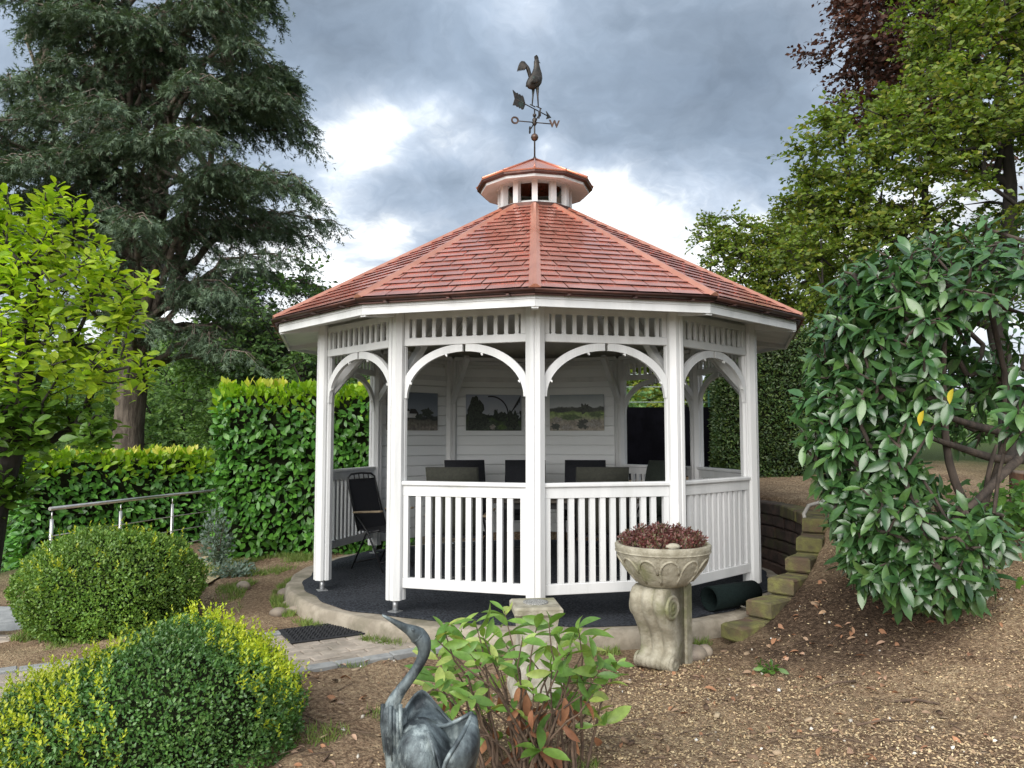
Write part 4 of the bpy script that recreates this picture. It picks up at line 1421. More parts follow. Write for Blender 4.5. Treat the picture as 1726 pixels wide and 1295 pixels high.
for i in range(1, 16):
    ph = math.pi * i / 16
    body_r.append([(bd_c[0] + 0.098 * math.sin(ph) * math.cos(t) + 0.02 * math.cos(ph), bd_c[1] + 0.115 * math.sin(ph) * math.sin(t), bd_c[2] - 0.118 * math.cos(ph)) for t in np.linspace(0, 2 * math.pi, 28, endpoint=False)])
MB().loft(body_r).build('body', 'patina', hn)
wl_ = surf([hp_(676, 1232, D + .06), hp_(690, 1236, D + .05), hp_(712, 1222, D + .06), hp_(738, 1224, D + .08), hp_(764, 1236, D + .10)],
           [hp_(672, 1222, D + .09), hp_(688, 1186, D + .14), hp_(711, 1164, D + .17), hp_(735, 1188, D + .17), hp_(766, 1224, D + .15)], (0.0, 0.05, -0.01))
MB().loft(wl_).build('wing', 'patina', hn)
wr = surf([hp_(720, 1236, D - .05), hp_(728, 1258, D - .08), hp_(736, 1284, D - .10), hp_(742, 1310, D - .10), hp_(746, 1340, D - .08)],
          [hp_(730, 1224, D + .04), hp_(752, 1224, D + .06), hp_(776, 1212, D + .08), hp_(794, 1204, D + .07), hp_(800, 1210, D + .03)], (0.028, 0.07, -0.045), n=12)
MB().loft(wr).build('wing', 'patina', hn)
wo = surf([hp_(797, 1204, D + .05), hp_(784, 1228, D - .02), hp_(768, 1256, D - .07), hp_(752, 1284, D - .10), hp_(744, 1320, D - .10)],
          [hp_(799, 1206, D + .06), hp_(806, 1232, D + .04), hp_(807, 1258, D + .02), hp_(802, 1284, D + .02), hp_(790, 1330, D + .03)], (0.02, -0.03, 0.0), n=8)
MB().loft(wo).build('wing_outer', 'patina', hn)
MB().tube(crom([hp_(729, 1224, D + .03), hp_(752, 1223, D + .05), hp_(777, 1212, D + .07), hp_(795, 1203, D + .06), hp_(785, 1227, D - .02), hp_(768, 1256, D - .075), hp_(751, 1285, D - .105), hp_(743, 1322, D - .105)], [0.009] * 8)[0], 0.0075, 8).build('wing_rim', 'patina', hn)
# ================================================================ VEGETATION HELPERS
def leaf_geo(width=0.4, bend=0.18, fold=0.12, wide_at=0.5, n=4):
    """pointed leaf along +Y, unit length; triangles"""
    V = [(0, 0, 0)]
    ts = [(i + 1) / (n + 1) * 0.96 + 0.02 for i in range(n)]
    for t in ts:
        w = width / 2 * (math.sin(math.pi * t ** (math.log(0.5) / math.log(wide_at)))) ** 0.75
        z = -bend * t * t
        V += [(-w, t, z + fold * w), (0, t, z), (w, t, z + fold * w)]
    V.append((0, 1, -bend))
    F = [(0, 2, 1), (0, 3, 2)]
    for i in range(n - 1):
        a = 1 + 3 * i
        for k in (0, 1):
            F += [(a + k, a + k + 1, a + k + 4), (a + k, a + k + 4, a + k + 3)]
    a = 1 + 3 * (n - 1)
    e = len(V) - 1
    F += [(a, a + 1, e), (a + 1, a + 2, e)]
    return np.array(V, float), np.array(F, int)


def rhomb_geo(width=0.5, fold=0.15):
    """small folded leaf of 4 vertices"""
    w = width / 2
    return np.array([(0, 0, 0), (w, 0.45, fold * w), (0, 1, -0.06), (-w, 0.45, fold * w)], float), np.array([(0, 1, 2), (0, 2, 3)], int)


def needle_geo():
    """flat spray of a conifer twig: shaft and side needles in one slim outline"""
    V = [(0, 0, 0), (0.05, 0.25, 0.01), (0, 1.0, -0.08), (-0.05, 0.25, 0.01),
         (0.02, 0.15, 0), (0.30, 0.52, -0.02), (0.03, 0.34, 0.02), (-0.02, 0.15, 0), (-0.30, 0.52, -0.02), (-0.03, 0.34, 0.02),
         (0.02, 0.45, 0), (0.22, 0.80, -0.05), (0.02, 0.62, 0), (-0.02, 0.45, 0), (-0.22, 0.80, -0.05), (-0.02, 0.62, 0)]
    F = [(0, 1, 2), (0, 2, 3), (4, 5, 6), (7, 9, 8), (10, 11, 12), (13, 15, 14)]
    return np.array(V, float), np.array(F, int)


def unit(a):
    return a / np.maximum(np.linalg.norm(a, axis=-1, keepdims=True), 1e-9)


def frames(Dv, Nv):
    """leaf frames: y axis along Dv, z axis near Nv"""
    Y = unit(Dv)
    X = unit(np.cross(Y, Nv) + 1e-6)
    Z = np.cross(X, Y)
    return np.stack([X, Y, Z], axis=-1)


def scatter(geo, T, M, S, name, material, smooth=False):
    V, F = geo
    S = np.asarray(S, float).reshape(-1, 1, 1)
    W = np.einsum('nij,kj->nki', M, V) * S + T[:, None, :]
    FF = F[None] + (np.arange(len(T)) * len(V))[:, None, None]
    return mesh_np(name, W.reshape(-1, 3), FF.reshape(-1, 3), material, smooth)


def rnd_dirs(n):
    return unit(rng.normal(size=(n, 3)))


def seg_tubes(P0_, P1_, r0, r1, name, material, n=5):
    """many tapered twig segments as one mesh"""
    P0_, P1_ = np.asarray(P0_), np.asarray(P1_)
    r0, r1 = np.asarray(r0)[:, None, None], np.asarray(r1)[:, None, None]
    d = unit(P1_ - P0_)
    ref = np.where(np.abs(d[:, 2:3]) < 0.9, np.array([[0, 0, 1.0]]), np.array([[1.0, 0, 0]]))
    u = unit(np.cross(d, ref)); w = np.cross(d, u)
    t = np.arange(n) * 2 * math.pi / n
    ringd = u[:, None] * np.cos(t)[None, :, None] + w[:, None] * np.sin(t)[None, :, None]
    A = P0_[:, None] + ringd * r0
    B = P1_[:, None] + ringd * r1
    V = np.concatenate([A, B], 1).reshape(-1, 3)
    j = np.arange(n); k = (j + 1) % n
    f = np.stack([j, k, k + n, j + n], -1)
    F = f[None] + (np.arange(len(P0_)) * 2 * n)[:, None, None]
    return mesh_np(name, V, F.reshape(-1, 4), material, True)


def ell_shell(c, r, n, inner=0.55):
    d = rnd_dirs(n)
    q = rng.uniform(inner ** 3, 1, n) ** (1 / 3)
    return np.array(c) + d * q[:, None] * np.array(r), d


def skeleton(base, trunk_pts, targets, step=0.45, jit=0.06, tip_r=0.006, expo=0.5, sag=0.0, lift=0.25):
    """grow branches from trunk nodes to every target (nearest free node), pipe-model thickness"""
    P = [np.array(p, float) for p in trunk_pts]
    par = [-1] + list(range(len(P) - 1))
    tp = np.array(trunk_pts)
    order = np.argsort(np.min(np.linalg.norm(targets[:, None] - tp[None], axis=2), axis=1))
    ends = []
    for ti in order:
        t = targets[ti]
        A = np.array(P)
        dv = t - A
        dist = np.linalg.norm(dv, axis=1)
        # prefer nodes lying below the target and nearer to the trunk
        pen = dist + 0.6 * np.maximum(0, A[:, 2] - t[2] + 0.1) * (1 - sag)
        j = int(np.argmin(pen))
        L = dist[j]
        n = max(1, int(L / step))
        prev = j
        for i in range(1, n + 1):
            u = i / n
            p = A[j] + (t - A[j]) * u
            p = p + np.array([0, 0, lift * L * 0.5 * u * (1 - u)]) + (rng.normal(size=3) * jit * L * 0.35 if i < n else 0)
            P.append(p); par.append(prev); prev = len(P) - 1
        ends.append((ti, prev))
    cnt = np.zeros(len(P))
    for _, e in ends: cnt[e] += 1
    for i in range(len(P) - 1, 0, -1):
        cnt[par[i]] += cnt[i]
    rad = tip_r * np.maximum(cnt, 1) ** expo
    P = np.array(P)
    i = np.arange(1, len(P))
    pa = np.array(par)[1:]
    dirs = np.zeros((len(targets), 3))
    for ti, e in ends:
        dirs[ti] = P[e] - P[par[e]]
    return P[pa], P[i], rad[pa], rad[i], unit(dirs)


def twig_leaves(T, Dd, nt, nl, tl, droop=0.2, spread=0.9, flat=0.5, up=0.5, ang=0.9, out=None, crand=None):
    """leaves on nt twigs x nl leaves around each cluster; returns positions, dirs, normals, twig starts/ends"""
    n = len(T)
    base = np.repeat(T, nt, 0)
    td = np.repeat(Dd, nt, 0) + spread * rnd_dirs(n * nt)
    td[:, 2] *= (1 - flat)
    td = unit(td)
    L = tl * rng.uniform(0.55, 1.15, n * nt)
    tt = (np.arange(nl) + 0.6) / nl
    pos = base[:, None] + td[:, None] * (L[:, None] * tt[None])[..., None]
    pos[..., 2] -= droop * (L[:, None] * tt[None] ** 2)
    side = np.where((np.arange(nl) % 2)[None, :, None] == 0, 1.0, -1.0)
    lat = unit(np.cross(td, np.array([0, 0, 1.0])) + 1e-6)
    ld = unit(td[:, None] * (1 - 0.35 * ang) + lat[:, None] * side * ang + 0.35 * rng.normal(size=pos.shape) + np.array([0, 0, -droop * 0.8]))
    nrm = unit(np.array([0, 0, 1.0]) * up + 0.55 * rng.normal(size=pos.shape))
    end = base + td * L[:, None]
    end[:, 2] -= droop * L
    return pos.reshape(-1, 3), ld.reshape(-1, 3), nrm.reshape(-1, 3), base, end


BIG = leaf_geo(0.40, 0.20, 0.25, 0.55)
SMALL = rhomb_geo(0.55)
ROUND = leaf_geo(0.62, 0.14, 0.3, 0.5, 1)
NEEDLE = needle_geo()


def broad_tree(name, label, group, trunk, ells, nclus, leaf, lmat, bark, lsize, nt=5, nl=9, tl=0.55, tip_r=0.007,
               droop=0.15, flat=0.35, inner=0.5, zmin=None, cat='tree', dirbias=0.6, extra=None, step=0.45):
    """trunk + limbs + crown of leaves on twigs, filling a set of ellipsoids"""
    w = np.array([e[1][0] * e[1][1] * e[1][2] for e in ells]) ** 0.67
    w = w / w.sum()
    tg, od = [], []
    for (c, r), f in zip(ells, w):
        p, d = ell_shell(c, r, max(3, int(nclus * f)), inner)
        tg.append(p); od.append(d)
    tg = np.concatenate(tg); od = np.concatenate(od)
    if extra is not None:
        tg = np.concatenate([tg, extra]); od = np.concatenate([od, unit(extra - np.array(trunk[-1]))])
    if zmin is not None:
        k = tg[:, 2] > zmin
        tg, od = tg[k], od[k]
    A, B, ra, rb, dd = skeleton(trunk[0], trunk, tg, step=step, tip_r=tip_r)
    ra = np.maximum(ra, 0.004); rb = np.maximum(rb, 0.004)
    pos, ld, nm, ta, te = twig_leaves(tg, unit(dd * 0.7 + od * dirbias), nt, nl, tl, droop=droop, flat=flat)
    e = empty(name, tuple(trunk[0]))
    tag(e, label, cat, group)
    o = np.array(trunk[0])
    link('trunk', seg_tubes(A - o, B - o, ra, rb, 'trunk', bark, 7), e)
    link('twigs', seg_tubes(ta - o, te - o, np.full(len(ta), tip_r * 0.7), np.full(len(ta), tip_r * 0.3), 'twigs', bark, 3), e)
    tag(e.children[-1], kind='stuff')
    s = lsize * rng.uniform(0.65, 1.25, len(pos))
    cr = link('crown', scatter(leaf, pos - o, frames(ld, nm), s, 'crown', lmat), e)
    tag(cr, kind='stuff')
    return e


# ================================================================ TREES
# --- blue-green cedar, left
def build_cedar():
    cb_ = np.array([-8.75, 8.1, -1.6])
    trunk = [cb_, (-8.72, 8.1, 0.2), (-8.72, 8.1, 1.6), (-8.65, 8.1, 2.8), (-8.6, 8.1, 3.6)]
    e = empty('cedar_tree', tuple(cb_))
    tag(e, 'huge dark blue-green cedar with drooping needle sprays, left of the gazebo', 'tree')
    # several upright stems
    stems = []
    segA, segB, rA, rB = [], [], [], []
    def seg(a, b, r0, r1):
        segA.append(np.array(a, float)); segB.append(np.array(b, float)); rA.append(r0); rB.append(r1)
    rr0 = [0.43, 0.35, 0.32, 0.31, 0.30]
    for i in range(4): seg(trunk[i], trunk[i + 1], rr0[i], rr0[i + 1])
    stem_nodes = [np.array(t, float) for t in trunk]
    for (dx, dy, r, hgt) in ((-0.9, 0.2, 0.15, 9.5), (-0.25, -0.3, 0.19, 11), (0.25, 0.3, 0.20, 11.5), (0.75, -0.1, 0.16, 10), (1.5, 0.3, 0.13, 9), (-1.9, -0.2, 0.13, 9)):
        p = np.array([-8.62, 8.1, 3.4]); n = 12
        for i in range(n):
            u = (i + 1) / n
            q = np.array([-8.62 + dx * (1.25 * u ** 0.6), 8.1 + dy * 1.6 * u, 3.4 + (hgt - 2.4) * u]) + rng.normal(size=3) * 0.05
            seg(p, q, r * (1 - 0.75 * (u - 1 / n)) , r * (1 - 0.75 * u))
            stem_nodes.append(q); p = q
    # a low dead-looking limb sweeping right, as in the photograph
    nodes = np.array(stem_nodes)
    # layered limbs
    tg = []
    limb_pts = []
    nlimb = 100
    for k in range(nlimb):
        zt = 3.9 + 0.72 * rng.integers(0, 13) + rng.normal() * 0.25
        a = rng.uniform(0, 2 * math.pi) if k > 40 else rng.uniform(-0.75, 0.55) if k % 3 else rng.uniform(-2.2, -0.9)
        rmax = 4.08 * (1 - max(0, (zt - 7.2)) / 12.5) * (0.86 + 0.14 * min(1, (zt - 3.0) / 2.5)) * (rng.uniform(0.86, 1.0) if k % 3 else rng.uniform(0.5, 0.8))
        cand = nodes[np.argsort(np.abs(nodes[:, 2] - max(3.3, zt - rng.uniform(1.2, 3.2))))[:6]]
        s0 = cand[rng.integers(len(cand))]
        prev = s0; n = 11
        dirv = np.array([math.cos(a), math.sin(a), 0])
        endp = np.array([-8.65, 8.1, 0]) + dirv * rmax
        for i in range(n):
            u = (i + 1) / n
            q = s0 * (1 - u) + np.array([endp[0], endp[1], 0]) * u
            q[2] = s0[2] + (zt - s0[2]) * (1 - (1 - u) ** 2.0) - 0.55 * max(0, u - 0.55) * 2.0
            q = q + rng.normal(size=3) * 0.05
            seg(prev, q, 0.075 * (1 - 0.9 * (u - 1 / n)) + .006, 0.075 * (1 - 0.9 * u) + .006)
            if u > 0.28:
                # lateral branchlets, flat fan
                for sgn in (-1, 1):
                    for rep in range(2):
                        lat = unit(np.cross(dirv, [0, 0, 1.0])) * sgn
                        ln = rng.uniform(0.35, 1.15) * (1.15 - 0.55 * u)
                        bd_ = unit(dirv * rng.uniform(0.35, 1.0) + lat * rng.uniform(0.3, 1.0) + np.array([0, 0, rng.uniform(-0.15, 0.22)]))
                        m_ = q + bd_ * ln * 0.5
                        e_ = q + bd_ * ln + np.array([0, 0, -0.42 * ln])
                        seg(q, m_, 0.016, 0.011); seg(m_, e_, 0.011, 0.005)
                        limb_pts.append((q, m_, e_))
            prev = q
    link('trunk', seg_tubes(np.array(segA) - cb_, np.array(segB) - cb_, rA, rB, 'trunk', 'bark', 5), e)
    limb_pts = np.array(limb_pts)                       # (n,3,3)
    n = len(limb_pts)
    ns = 9
    u = rng.uniform(0.12, 1.0, (n, ns))
    q, m_, e_ = limb_pts[:, 0, None], limb_pts[:, 1, None], limb_pts[:, 2, None]
    uu = u[..., None]
    P = np.where(uu < 0.5, q + (m_ - q) * uu * 2, m_ + (e_ - m_) * (uu - 0.5) * 2)
    tdir = unit(limb_pts[:, 2] - limb_pts[:, 0])[:, None]
    lat = unit(np.cross(tdir, np.array([0, 0, 1.0])))
    sgn = np.where(rng.random((n, ns, 1)) < 0.5, -1.0, 1.0)
    D1 = unit(tdir * rng.uniform(0.3, 1.0, (n, ns, 1)) + lat * sgn * rng.uniform(0.1, 0.9, (n, ns, 1)) + np.array([0, 0, -0.22]) + 0.16 * rng.normal(size=(n, ns, 3)))
    # every side shoot carries a few needle sprays along it
    nsp = 4
    L = rng.uniform(0.16, 0.42, (n, ns, 1, 1))
    tt = ((np.arange(nsp) + 0.3) / nsp).reshape(1, 1, nsp, 1)
    PP = P[:, :, None] + D1[:, :, None] * L * tt + np.array([0, 0, -1.0]) * (0.30 * L * tt ** 2)
    DD = unit(D1[:, :, None] + 0.5 * rng.normal(size=PP.shape) + np.array([0, 0, -0.15]))
    NN = unit(np.array([0, 0, 1.0]) + 0.45 * rng.normal(size=PP.shape))
    PP, DD, NN = PP.reshape(-1, 3), DD.reshape(-1, 3), NN.reshape(-1, 3)
    # keep what the view (and a step aside) can see
    keep = (PP[:, 2] < 12.8) & ~((PP[:, 1] > 9.6) & (rng.random(len(PP)) < 0.35))
    PP, DD, NN = PP[keep], DD[keep], NN[keep]
    S = rng.uniform(0.12, 0.23, len(PP))
    tag(link('crown', scatter(NEEDLE, PP - cb_, frames(DD, NN), S, 'crown', 'needle_cedar'), e), kind='stuff')
    print('cedar sprays', len(PP))


build_cedar()

G_R = 'trees rising behind the right side'
# --- olive-green beech, right
def A_(px, py, d): return tuple(at(px, py, d))
t0 = np.array(at(1690, 560, 13)); t0[2] = 0.7
broad_tree('beech_tree', 'large olive green tree with yellowing leaves filling the upper right', G_R,
           [tuple(t0), tuple(t0 + (0.05, 0, 1.3)), tuple(t0 + (-0.1, 0, 2.6)), tuple(t0 + (0.15, 0, 3.8)), tuple(t0 + (0.25, 0, 5.0)), tuple(t0 + (0.2, 0, 6.2))],
           [(A_(1635, 300, 12.6), (2.2, 1.8, 1.6)), (A_(1470, 260, 12.4), (1.15, 1.2, 0.95)), (A_(1440, 420, 12.8), (1.3, 1.2, 1.1)), (A_(1690, 120, 12.4), (1.6, 1.4, 1.5)), (A_(1560, 470, 13.2), (1.7, 1.3, 0.9)), (A_(1640, 20, 12.8), (1.0, 1.0, 1.0)), (A_(1400, 320, 12.6), (0.6, 0.7, 0.45))],
           500, ROUND, 'leaf_beech', 'bark_dark', 0.098, nt=9, nl=10, tl=0.55, inner=0.35)
# --- copper beech behind it
t1 = np.array(at(1760, 560, 18)); t1[2] = 0.9
broad_tree('copper_beech', 'dark copper red leaved tree at the top right corner', G_R,
           [tuple(t1), tuple(t1 + (0, 0, 4)), tuple(t1 + (-0.1, 0, 7)), tuple(t1 + (-0.1, 0, 9.5)), tuple(t1 + (-0.1, 0, 12))],
           [(A_(1600, 20, 18), (2.5, 2.0, 1.6)), (A_(1470, 85, 17.8), (1.3, 1.1, 0.42)), (A_(1520, 30, 17.8), (1.4, 1.3, 1.1)), (A_(1470, 190, 18), (1.0, 0.9, 0.35)), (A_(1660, 130, 17), (2.2, 1.5, 2.2)), (A_(1560, 150, 18), (1.4, 1.1, 1.0)), (A_(1640, -120, 18), (2.6, 2, 1.5))],
           500, ROUND, 'leaf_copper', 'bark_dark', 0.14, nt=7, nl=9, tl=0.75, inner=0.3)
# --- smaller trees right behind the roof
t2 = np.array(at(1290, 560, 16)); t2[2] = 0.9
broad_tree('young_tree', 'small loose green tree rising just behind the roof edge on the right', G_R,
           [tuple(t2), tuple(t2 + (0, 0, 1.5)), tuple(t2 + (0.05, 0, 2.8)), tuple(t2 + (0.0, 0, 4.0))],
           [(A_(1240, 440, 16), (0.85, 0.9, 0.85)), (A_(1330, 470, 15.8), (1.2, 1.0, 1.0)), (A_(1200, 400, 16), (0.4, 0.4, 0.45)), (A_(1235, 380, 16), (0.22, 0.3, 0.35)), (A_(1300, 400, 16), (0.4, 0.4, 0.4)), (A_(1260, 530, 16), (1.3, 0.9, 0.7))],
           280, ROUND, 'leaf_beech', 'bark_dark', 0.092, nt=7, nl=8, tl=0.42, inner=0.25)
t3 = np.array(at(1400, 560, 17)); t3[2] = 0.9
broad_tree('young_tree', 'yellow tinged middle tree between the roof edge and the large beech', G_R,
           [tuple(t3), tuple(t3 + (0, 0, 1.8)), tuple(t3 + (0.05, 0, 3.2)), tuple(t3 + (0.0, 0, 4.5))],
           [(A_(1390, 470, 17), (1.3, 1.0, 1.2)), (A_(1370, 390, 17), (0.7, 0.7, 0.7)), (A_(1345, 340, 17), (0.35, 0.4, 0.5)), (A_(1450, 540, 17), (1.4, 1.0, 1.0))],
           230, ROUND, 'leaf_lime', 'bark_dark', 0.10, nt=6, nl=8, tl=0.45, inner=0.25)
# --- light trees behind the screen, seen through the right arches
t4 = np.array(at(1150, 700, 15)); t4[2] = 0.8
broad_tree('hazel_tree', 'sunlit yellow green tree seen through the right arches above the screen', G_R,
           [tuple(t4), tuple(t4 + (0, 0, 0.9)), tuple(t4 + (0.05, 0, 1.6)), tuple(t4 + (0.0, 0, 2.4))],
           [(A_(1100, 660, 15), (1.1, 0.8, 0.75)), (A_(1200, 640, 15), (1.1, 0.8, 0.9)), (A_(1150, 580, 15), (1.3, 0.9, 0.6)), (A_(1060, 590, 15.5), (0.9, 0.7, 0.6))],
           190, ROUND, 'leaf_lime', 'bark_dark', 0.10, nt=6, nl=7, tl=0.45, inner=0.2)

# --- background trees on the left
G_L = 'background trees on the left beyond the hedges'
for (px, py, d, rx, rz_, lab, lm, ls, base_z) in (
        (505, 575, 15.5, 1.6, 1.5, 'dense dark green tree between cedar and gazebo roof', 'leaf_wood', 0.12, -0.6),
        (425, 600, 19, 1.7, 1.4, 'mid green bushy tree rising behind the tall hedge', 'leaf_glade', 0.13, -1.2),
        (305, 640, 24, 2.9, 2.2, 'broad pale green tree beyond the cedar trunk', 'leaf_glade', 0.17, -2.4),
        (395, 665, 30, 3.4, 2.4, 'distant tree seen between cedar trunk and tall hedge', 'leaf_glade', 0.20, -2.6),
        (70, 690, 22, 3.4, 2.6, 'shaded green tree low at the left edge behind the magnolia', 'leaf_wood', 0.17, -2.4),
        (215, 720, 34, 4.5, 3.0, 'far low tree just above the low hedge', 'leaf_wood', 0.22, -2.8)):
    c = np.array(at(px, py, d))
    b0 = np.array([c[0] + 0.2, c[1], base_z])
    H = c[2] - base_z
    broad_tree('background_tree', lab, G_L, [tuple(b0), tuple(b0 + (0, 0, H * 0.35)), tuple(b0 + (-0.1, 0, H * 0.7)), tuple(b0 + (-0.1, 0, H))],
               [(tuple(c), (rx, rx * 0.8, rz_)), (tuple(c + (rx * 0.5, -0.3, -rz_ * 0.5)), (rx * 0.7, rx * 0.6, rz_ * 0.7)), (tuple(c + (-rx * 0.55, 0.2, -rz_ * 0.45)), (rx * 0.7, rx * 0.6, rz_ * 0.75)), (tuple(c + (0.1 * rx, 0, -rz_ * 1.1)), (rx * 0.9, rx * 0.6, rz_ * 0.6))],
               170, ROUND, lm, 'bark_dark', ls, nt=7, nl=8, tl=0.28 * rx + 0.15, inner=0.3, step=0.7)

# far wood on the hillside: one mass
def far_wood():
    n = 4600
    x = rng.uniform(-110, 60, n); y = rng.uniform(48, 170, n)
    zt = -3 + 26 * sstep(60, 190, y) * (0.6 + 0.6 * vnoise(x, y, 0.02, 4)) * (0.55 + 0.45 * sstep(60, -90, x)) + 2.0 * vnoise(x, y, 0.12, 5)
    c = np.stack([x, y, zt + 2.0], -1)
    k = 15
    P = (c[:, None] + rnd_dirs(n * k).reshape(n, k, 3) * np.array([2.6, 2.6, 2.6])).reshape(-1, 3)
    tag(link('distant_wood', scatter(SMALL, P, frames(rnd_dirs(len(P)), rnd_dirs(len(P))), rng.uniform(1.2, 2.2, len(P)), 'distant_wood', 'leaf_wood')), kind='stuff',
        label='wooded hillside far behind the cedar and hedges', cat='wood')


far_wood()

# ================================================================ MAGNOLIA, left foreground
def leaf_objects(e, name, geo, T, M, S, material, nmax, stuff_name, coarse=None):
    """the nmax leaves nearest the camera are leaves of their own, the rest one mass"""
    o = np.array(e.location)
    d = np.linalg.norm(T - CAM, axis=1)
    order = np.argsort(d)
    first, restI = order[:nmax], order[nmax:]
    metas = [mesh_np(name, geo[0], geo[1], material, True)]
    for i in first:
        ob = bpy.data.objects.new(name, metas[0])
        col.objects.link(ob)
        ob.parent = e
        m4 = Matrix(((M[i, 0, 0], M[i, 0, 1], M[i, 0, 2], 0), (M[i, 1, 0], M[i, 1, 1], M[i, 1, 2], 0), (M[i, 2, 0], M[i, 2, 1], M[i, 2, 2], 0), (0, 0, 0, 1)))
        ob.matrix_local = Matrix.Translation(T[i] - o) @ m4 @ Matrix.Scale(S[i], 4)
    if len(restI):
        tag(link(stuff_name, scatter(coarse or geo, T[restI] - o, M[restI], S[restI], stuff_name, material, True), e), kind='stuff')


def in_view(T, m=60):
    d = T - CAM
    y, p = R_(YAW), R_(PITCH)
    F = np.array([-math.sin(y) * math.cos(p), math.cos(y) * math.cos(p), math.sin(p)])
    Rt = np.array([math.cos(y), math.sin(y), 0]); U = np.cross(Rt, F)
    zc = d @ F
    px = 863 + FPX * (d @ Rt) / zc; py = 647.5 - FPX * (d @ U) / zc
    return px, py, zc


def magnolia():
    base = np.array([-4.55, -1.75, -0.25])
    e = empty('magnolia_shrub', tuple(base))
    tag(e, 'bright yellow green large-leaved magnolia reaching in from the left edge', 'shrub')
    ells = [(at(60, 470, 6.0), (0.60, 0.5, 0.45)), (at(110, 340, 6.0), (0.20, 0.2, 0.18)), (at(190, 460, 5.9), (0.30, 0.3, 0.22)), (at(215, 520, 5.8), (0.22, 0.25, 0.13)),
            (at(60, 590, 6.0), (0.75, 0.55, 0.42)), (at(190, 615, 5.8), (0.34, 0.3, 0.20)), (at(-40, 330, 6.0), (0.30, 0.3, 0.35)), (at(30, 400, 6.1), (0.3, 0.3, 0.22)),
            (at(130, 410, 6.0), (0.26, 0.26, 0.16))]
    tg = []
    for c, r in ells:
        n = int(310 * (r[0] * r[1] * r[2]) ** 0.62)
        tg.append(ell_shell(c, r, max(6, n), 0.35)[0])
    tg = np.concatenate(tg)
    low = [(at(30, 700, 6.0), (0.55, 0.5, 0.26)), (at(165, 725, 5.9), (0.16, 0.2, 0.12)), (at(-20, 800, 6.2), (0.35, 0.4, 0.3))]
    tl_ = np.concatenate([ell_shell(c, r, int(520 * (r[0] * r[1] * r[2]) ** 0.62), 0.3)[0] for c, r in low])
    alltg = np.concatenate([tg, tl_])
    trunk = [tuple(base), tuple(base + (0.05, 0, 0.6)), tuple(base + (0.1, 0, 1.1)), tuple(base + (0.25, 0, 1.7)), tuple(base + (0.3, 0, 2.4)), tuple(base + (0.35, 0, 3.0))]
    A, B, ra, rb, dd = skeleton(base, trunk, alltg, step=0.2, tip_r=0.0042, jit=0.12)
    link('branches', seg_tubes(A - base, B - base, ra, rb, 'branches', 'bark_dark', 6), e)
    # rosettes of obovate leaves at every shoot tip
    def rosette(T, Dd, k, s, up=0.75):
        n = len(T)
        ax = unit(Dd * 0.6 + np.array([0, 0, up]))
        u = unit(np.cross(ax, np.array([1.0, 0.2, 0])))
        v = np.cross(ax, u)
        ph = rng.uniform(0, 6.28, (n, 1)) + np.arange(k) * 2.4
        el = rng.uniform(0.15, 0.75, (n, k))
        D = (u[:, None] * np.cos(ph)[..., None] + v[:, None] * np.sin(ph)[..., None]) * np.cos(el)[..., None] + ax[:, None] * np.sin(el)[..., None]
        N = unit(ax[:, None] * 1.0 - D * 0.3 + 0.25 * rng.normal(size=D.shape))
        P = T[:, None] + ax[:, None] * (np.arange(k) * -0.022 / 1)[None, :, None] + D * 0.01
        return P.reshape(-1, 3), frames(D.reshape(-1, 3), N.reshape(-1, 3)), s * rng.uniform(0.7, 1.2, n * k)
    geo = leaf_geo(0.46, 0.16, 0.22, 0.62)
    P, M, S = rosette(tg, dd[:len(tg)], 9, 0.112)
    leaf_objects(e, 'leaf', geo, P, M, S, 'leaf_magnolia', 230, 'foliage')
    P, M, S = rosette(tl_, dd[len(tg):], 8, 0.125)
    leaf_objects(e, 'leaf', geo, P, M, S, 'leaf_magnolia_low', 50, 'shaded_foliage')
    print('magnolia clusters', len(tg), len(tl_))


magnolia()

# ================================================================ CLIPPED BOX BUSHES
def bush_r(d, seed):
    """lumpy radius factor on directions d"""
    return 1 + 0.025 * np.sin(d[:, 0] * 23 + seed) * np.sin(d[:, 1] * 21 + d[:, 2] * 19) + 0.06 * np.sin(d[:, 0] * 5 + seed) * np.cos(d[:, 1] * 4 + seed * 2) + 0.035 * np.sin(d[:, 2] * 9 + d[:, 0] * 7 + seed) + 0.02 * np.sin(d[:, 1] * 17 + d[:, 0] * 13)


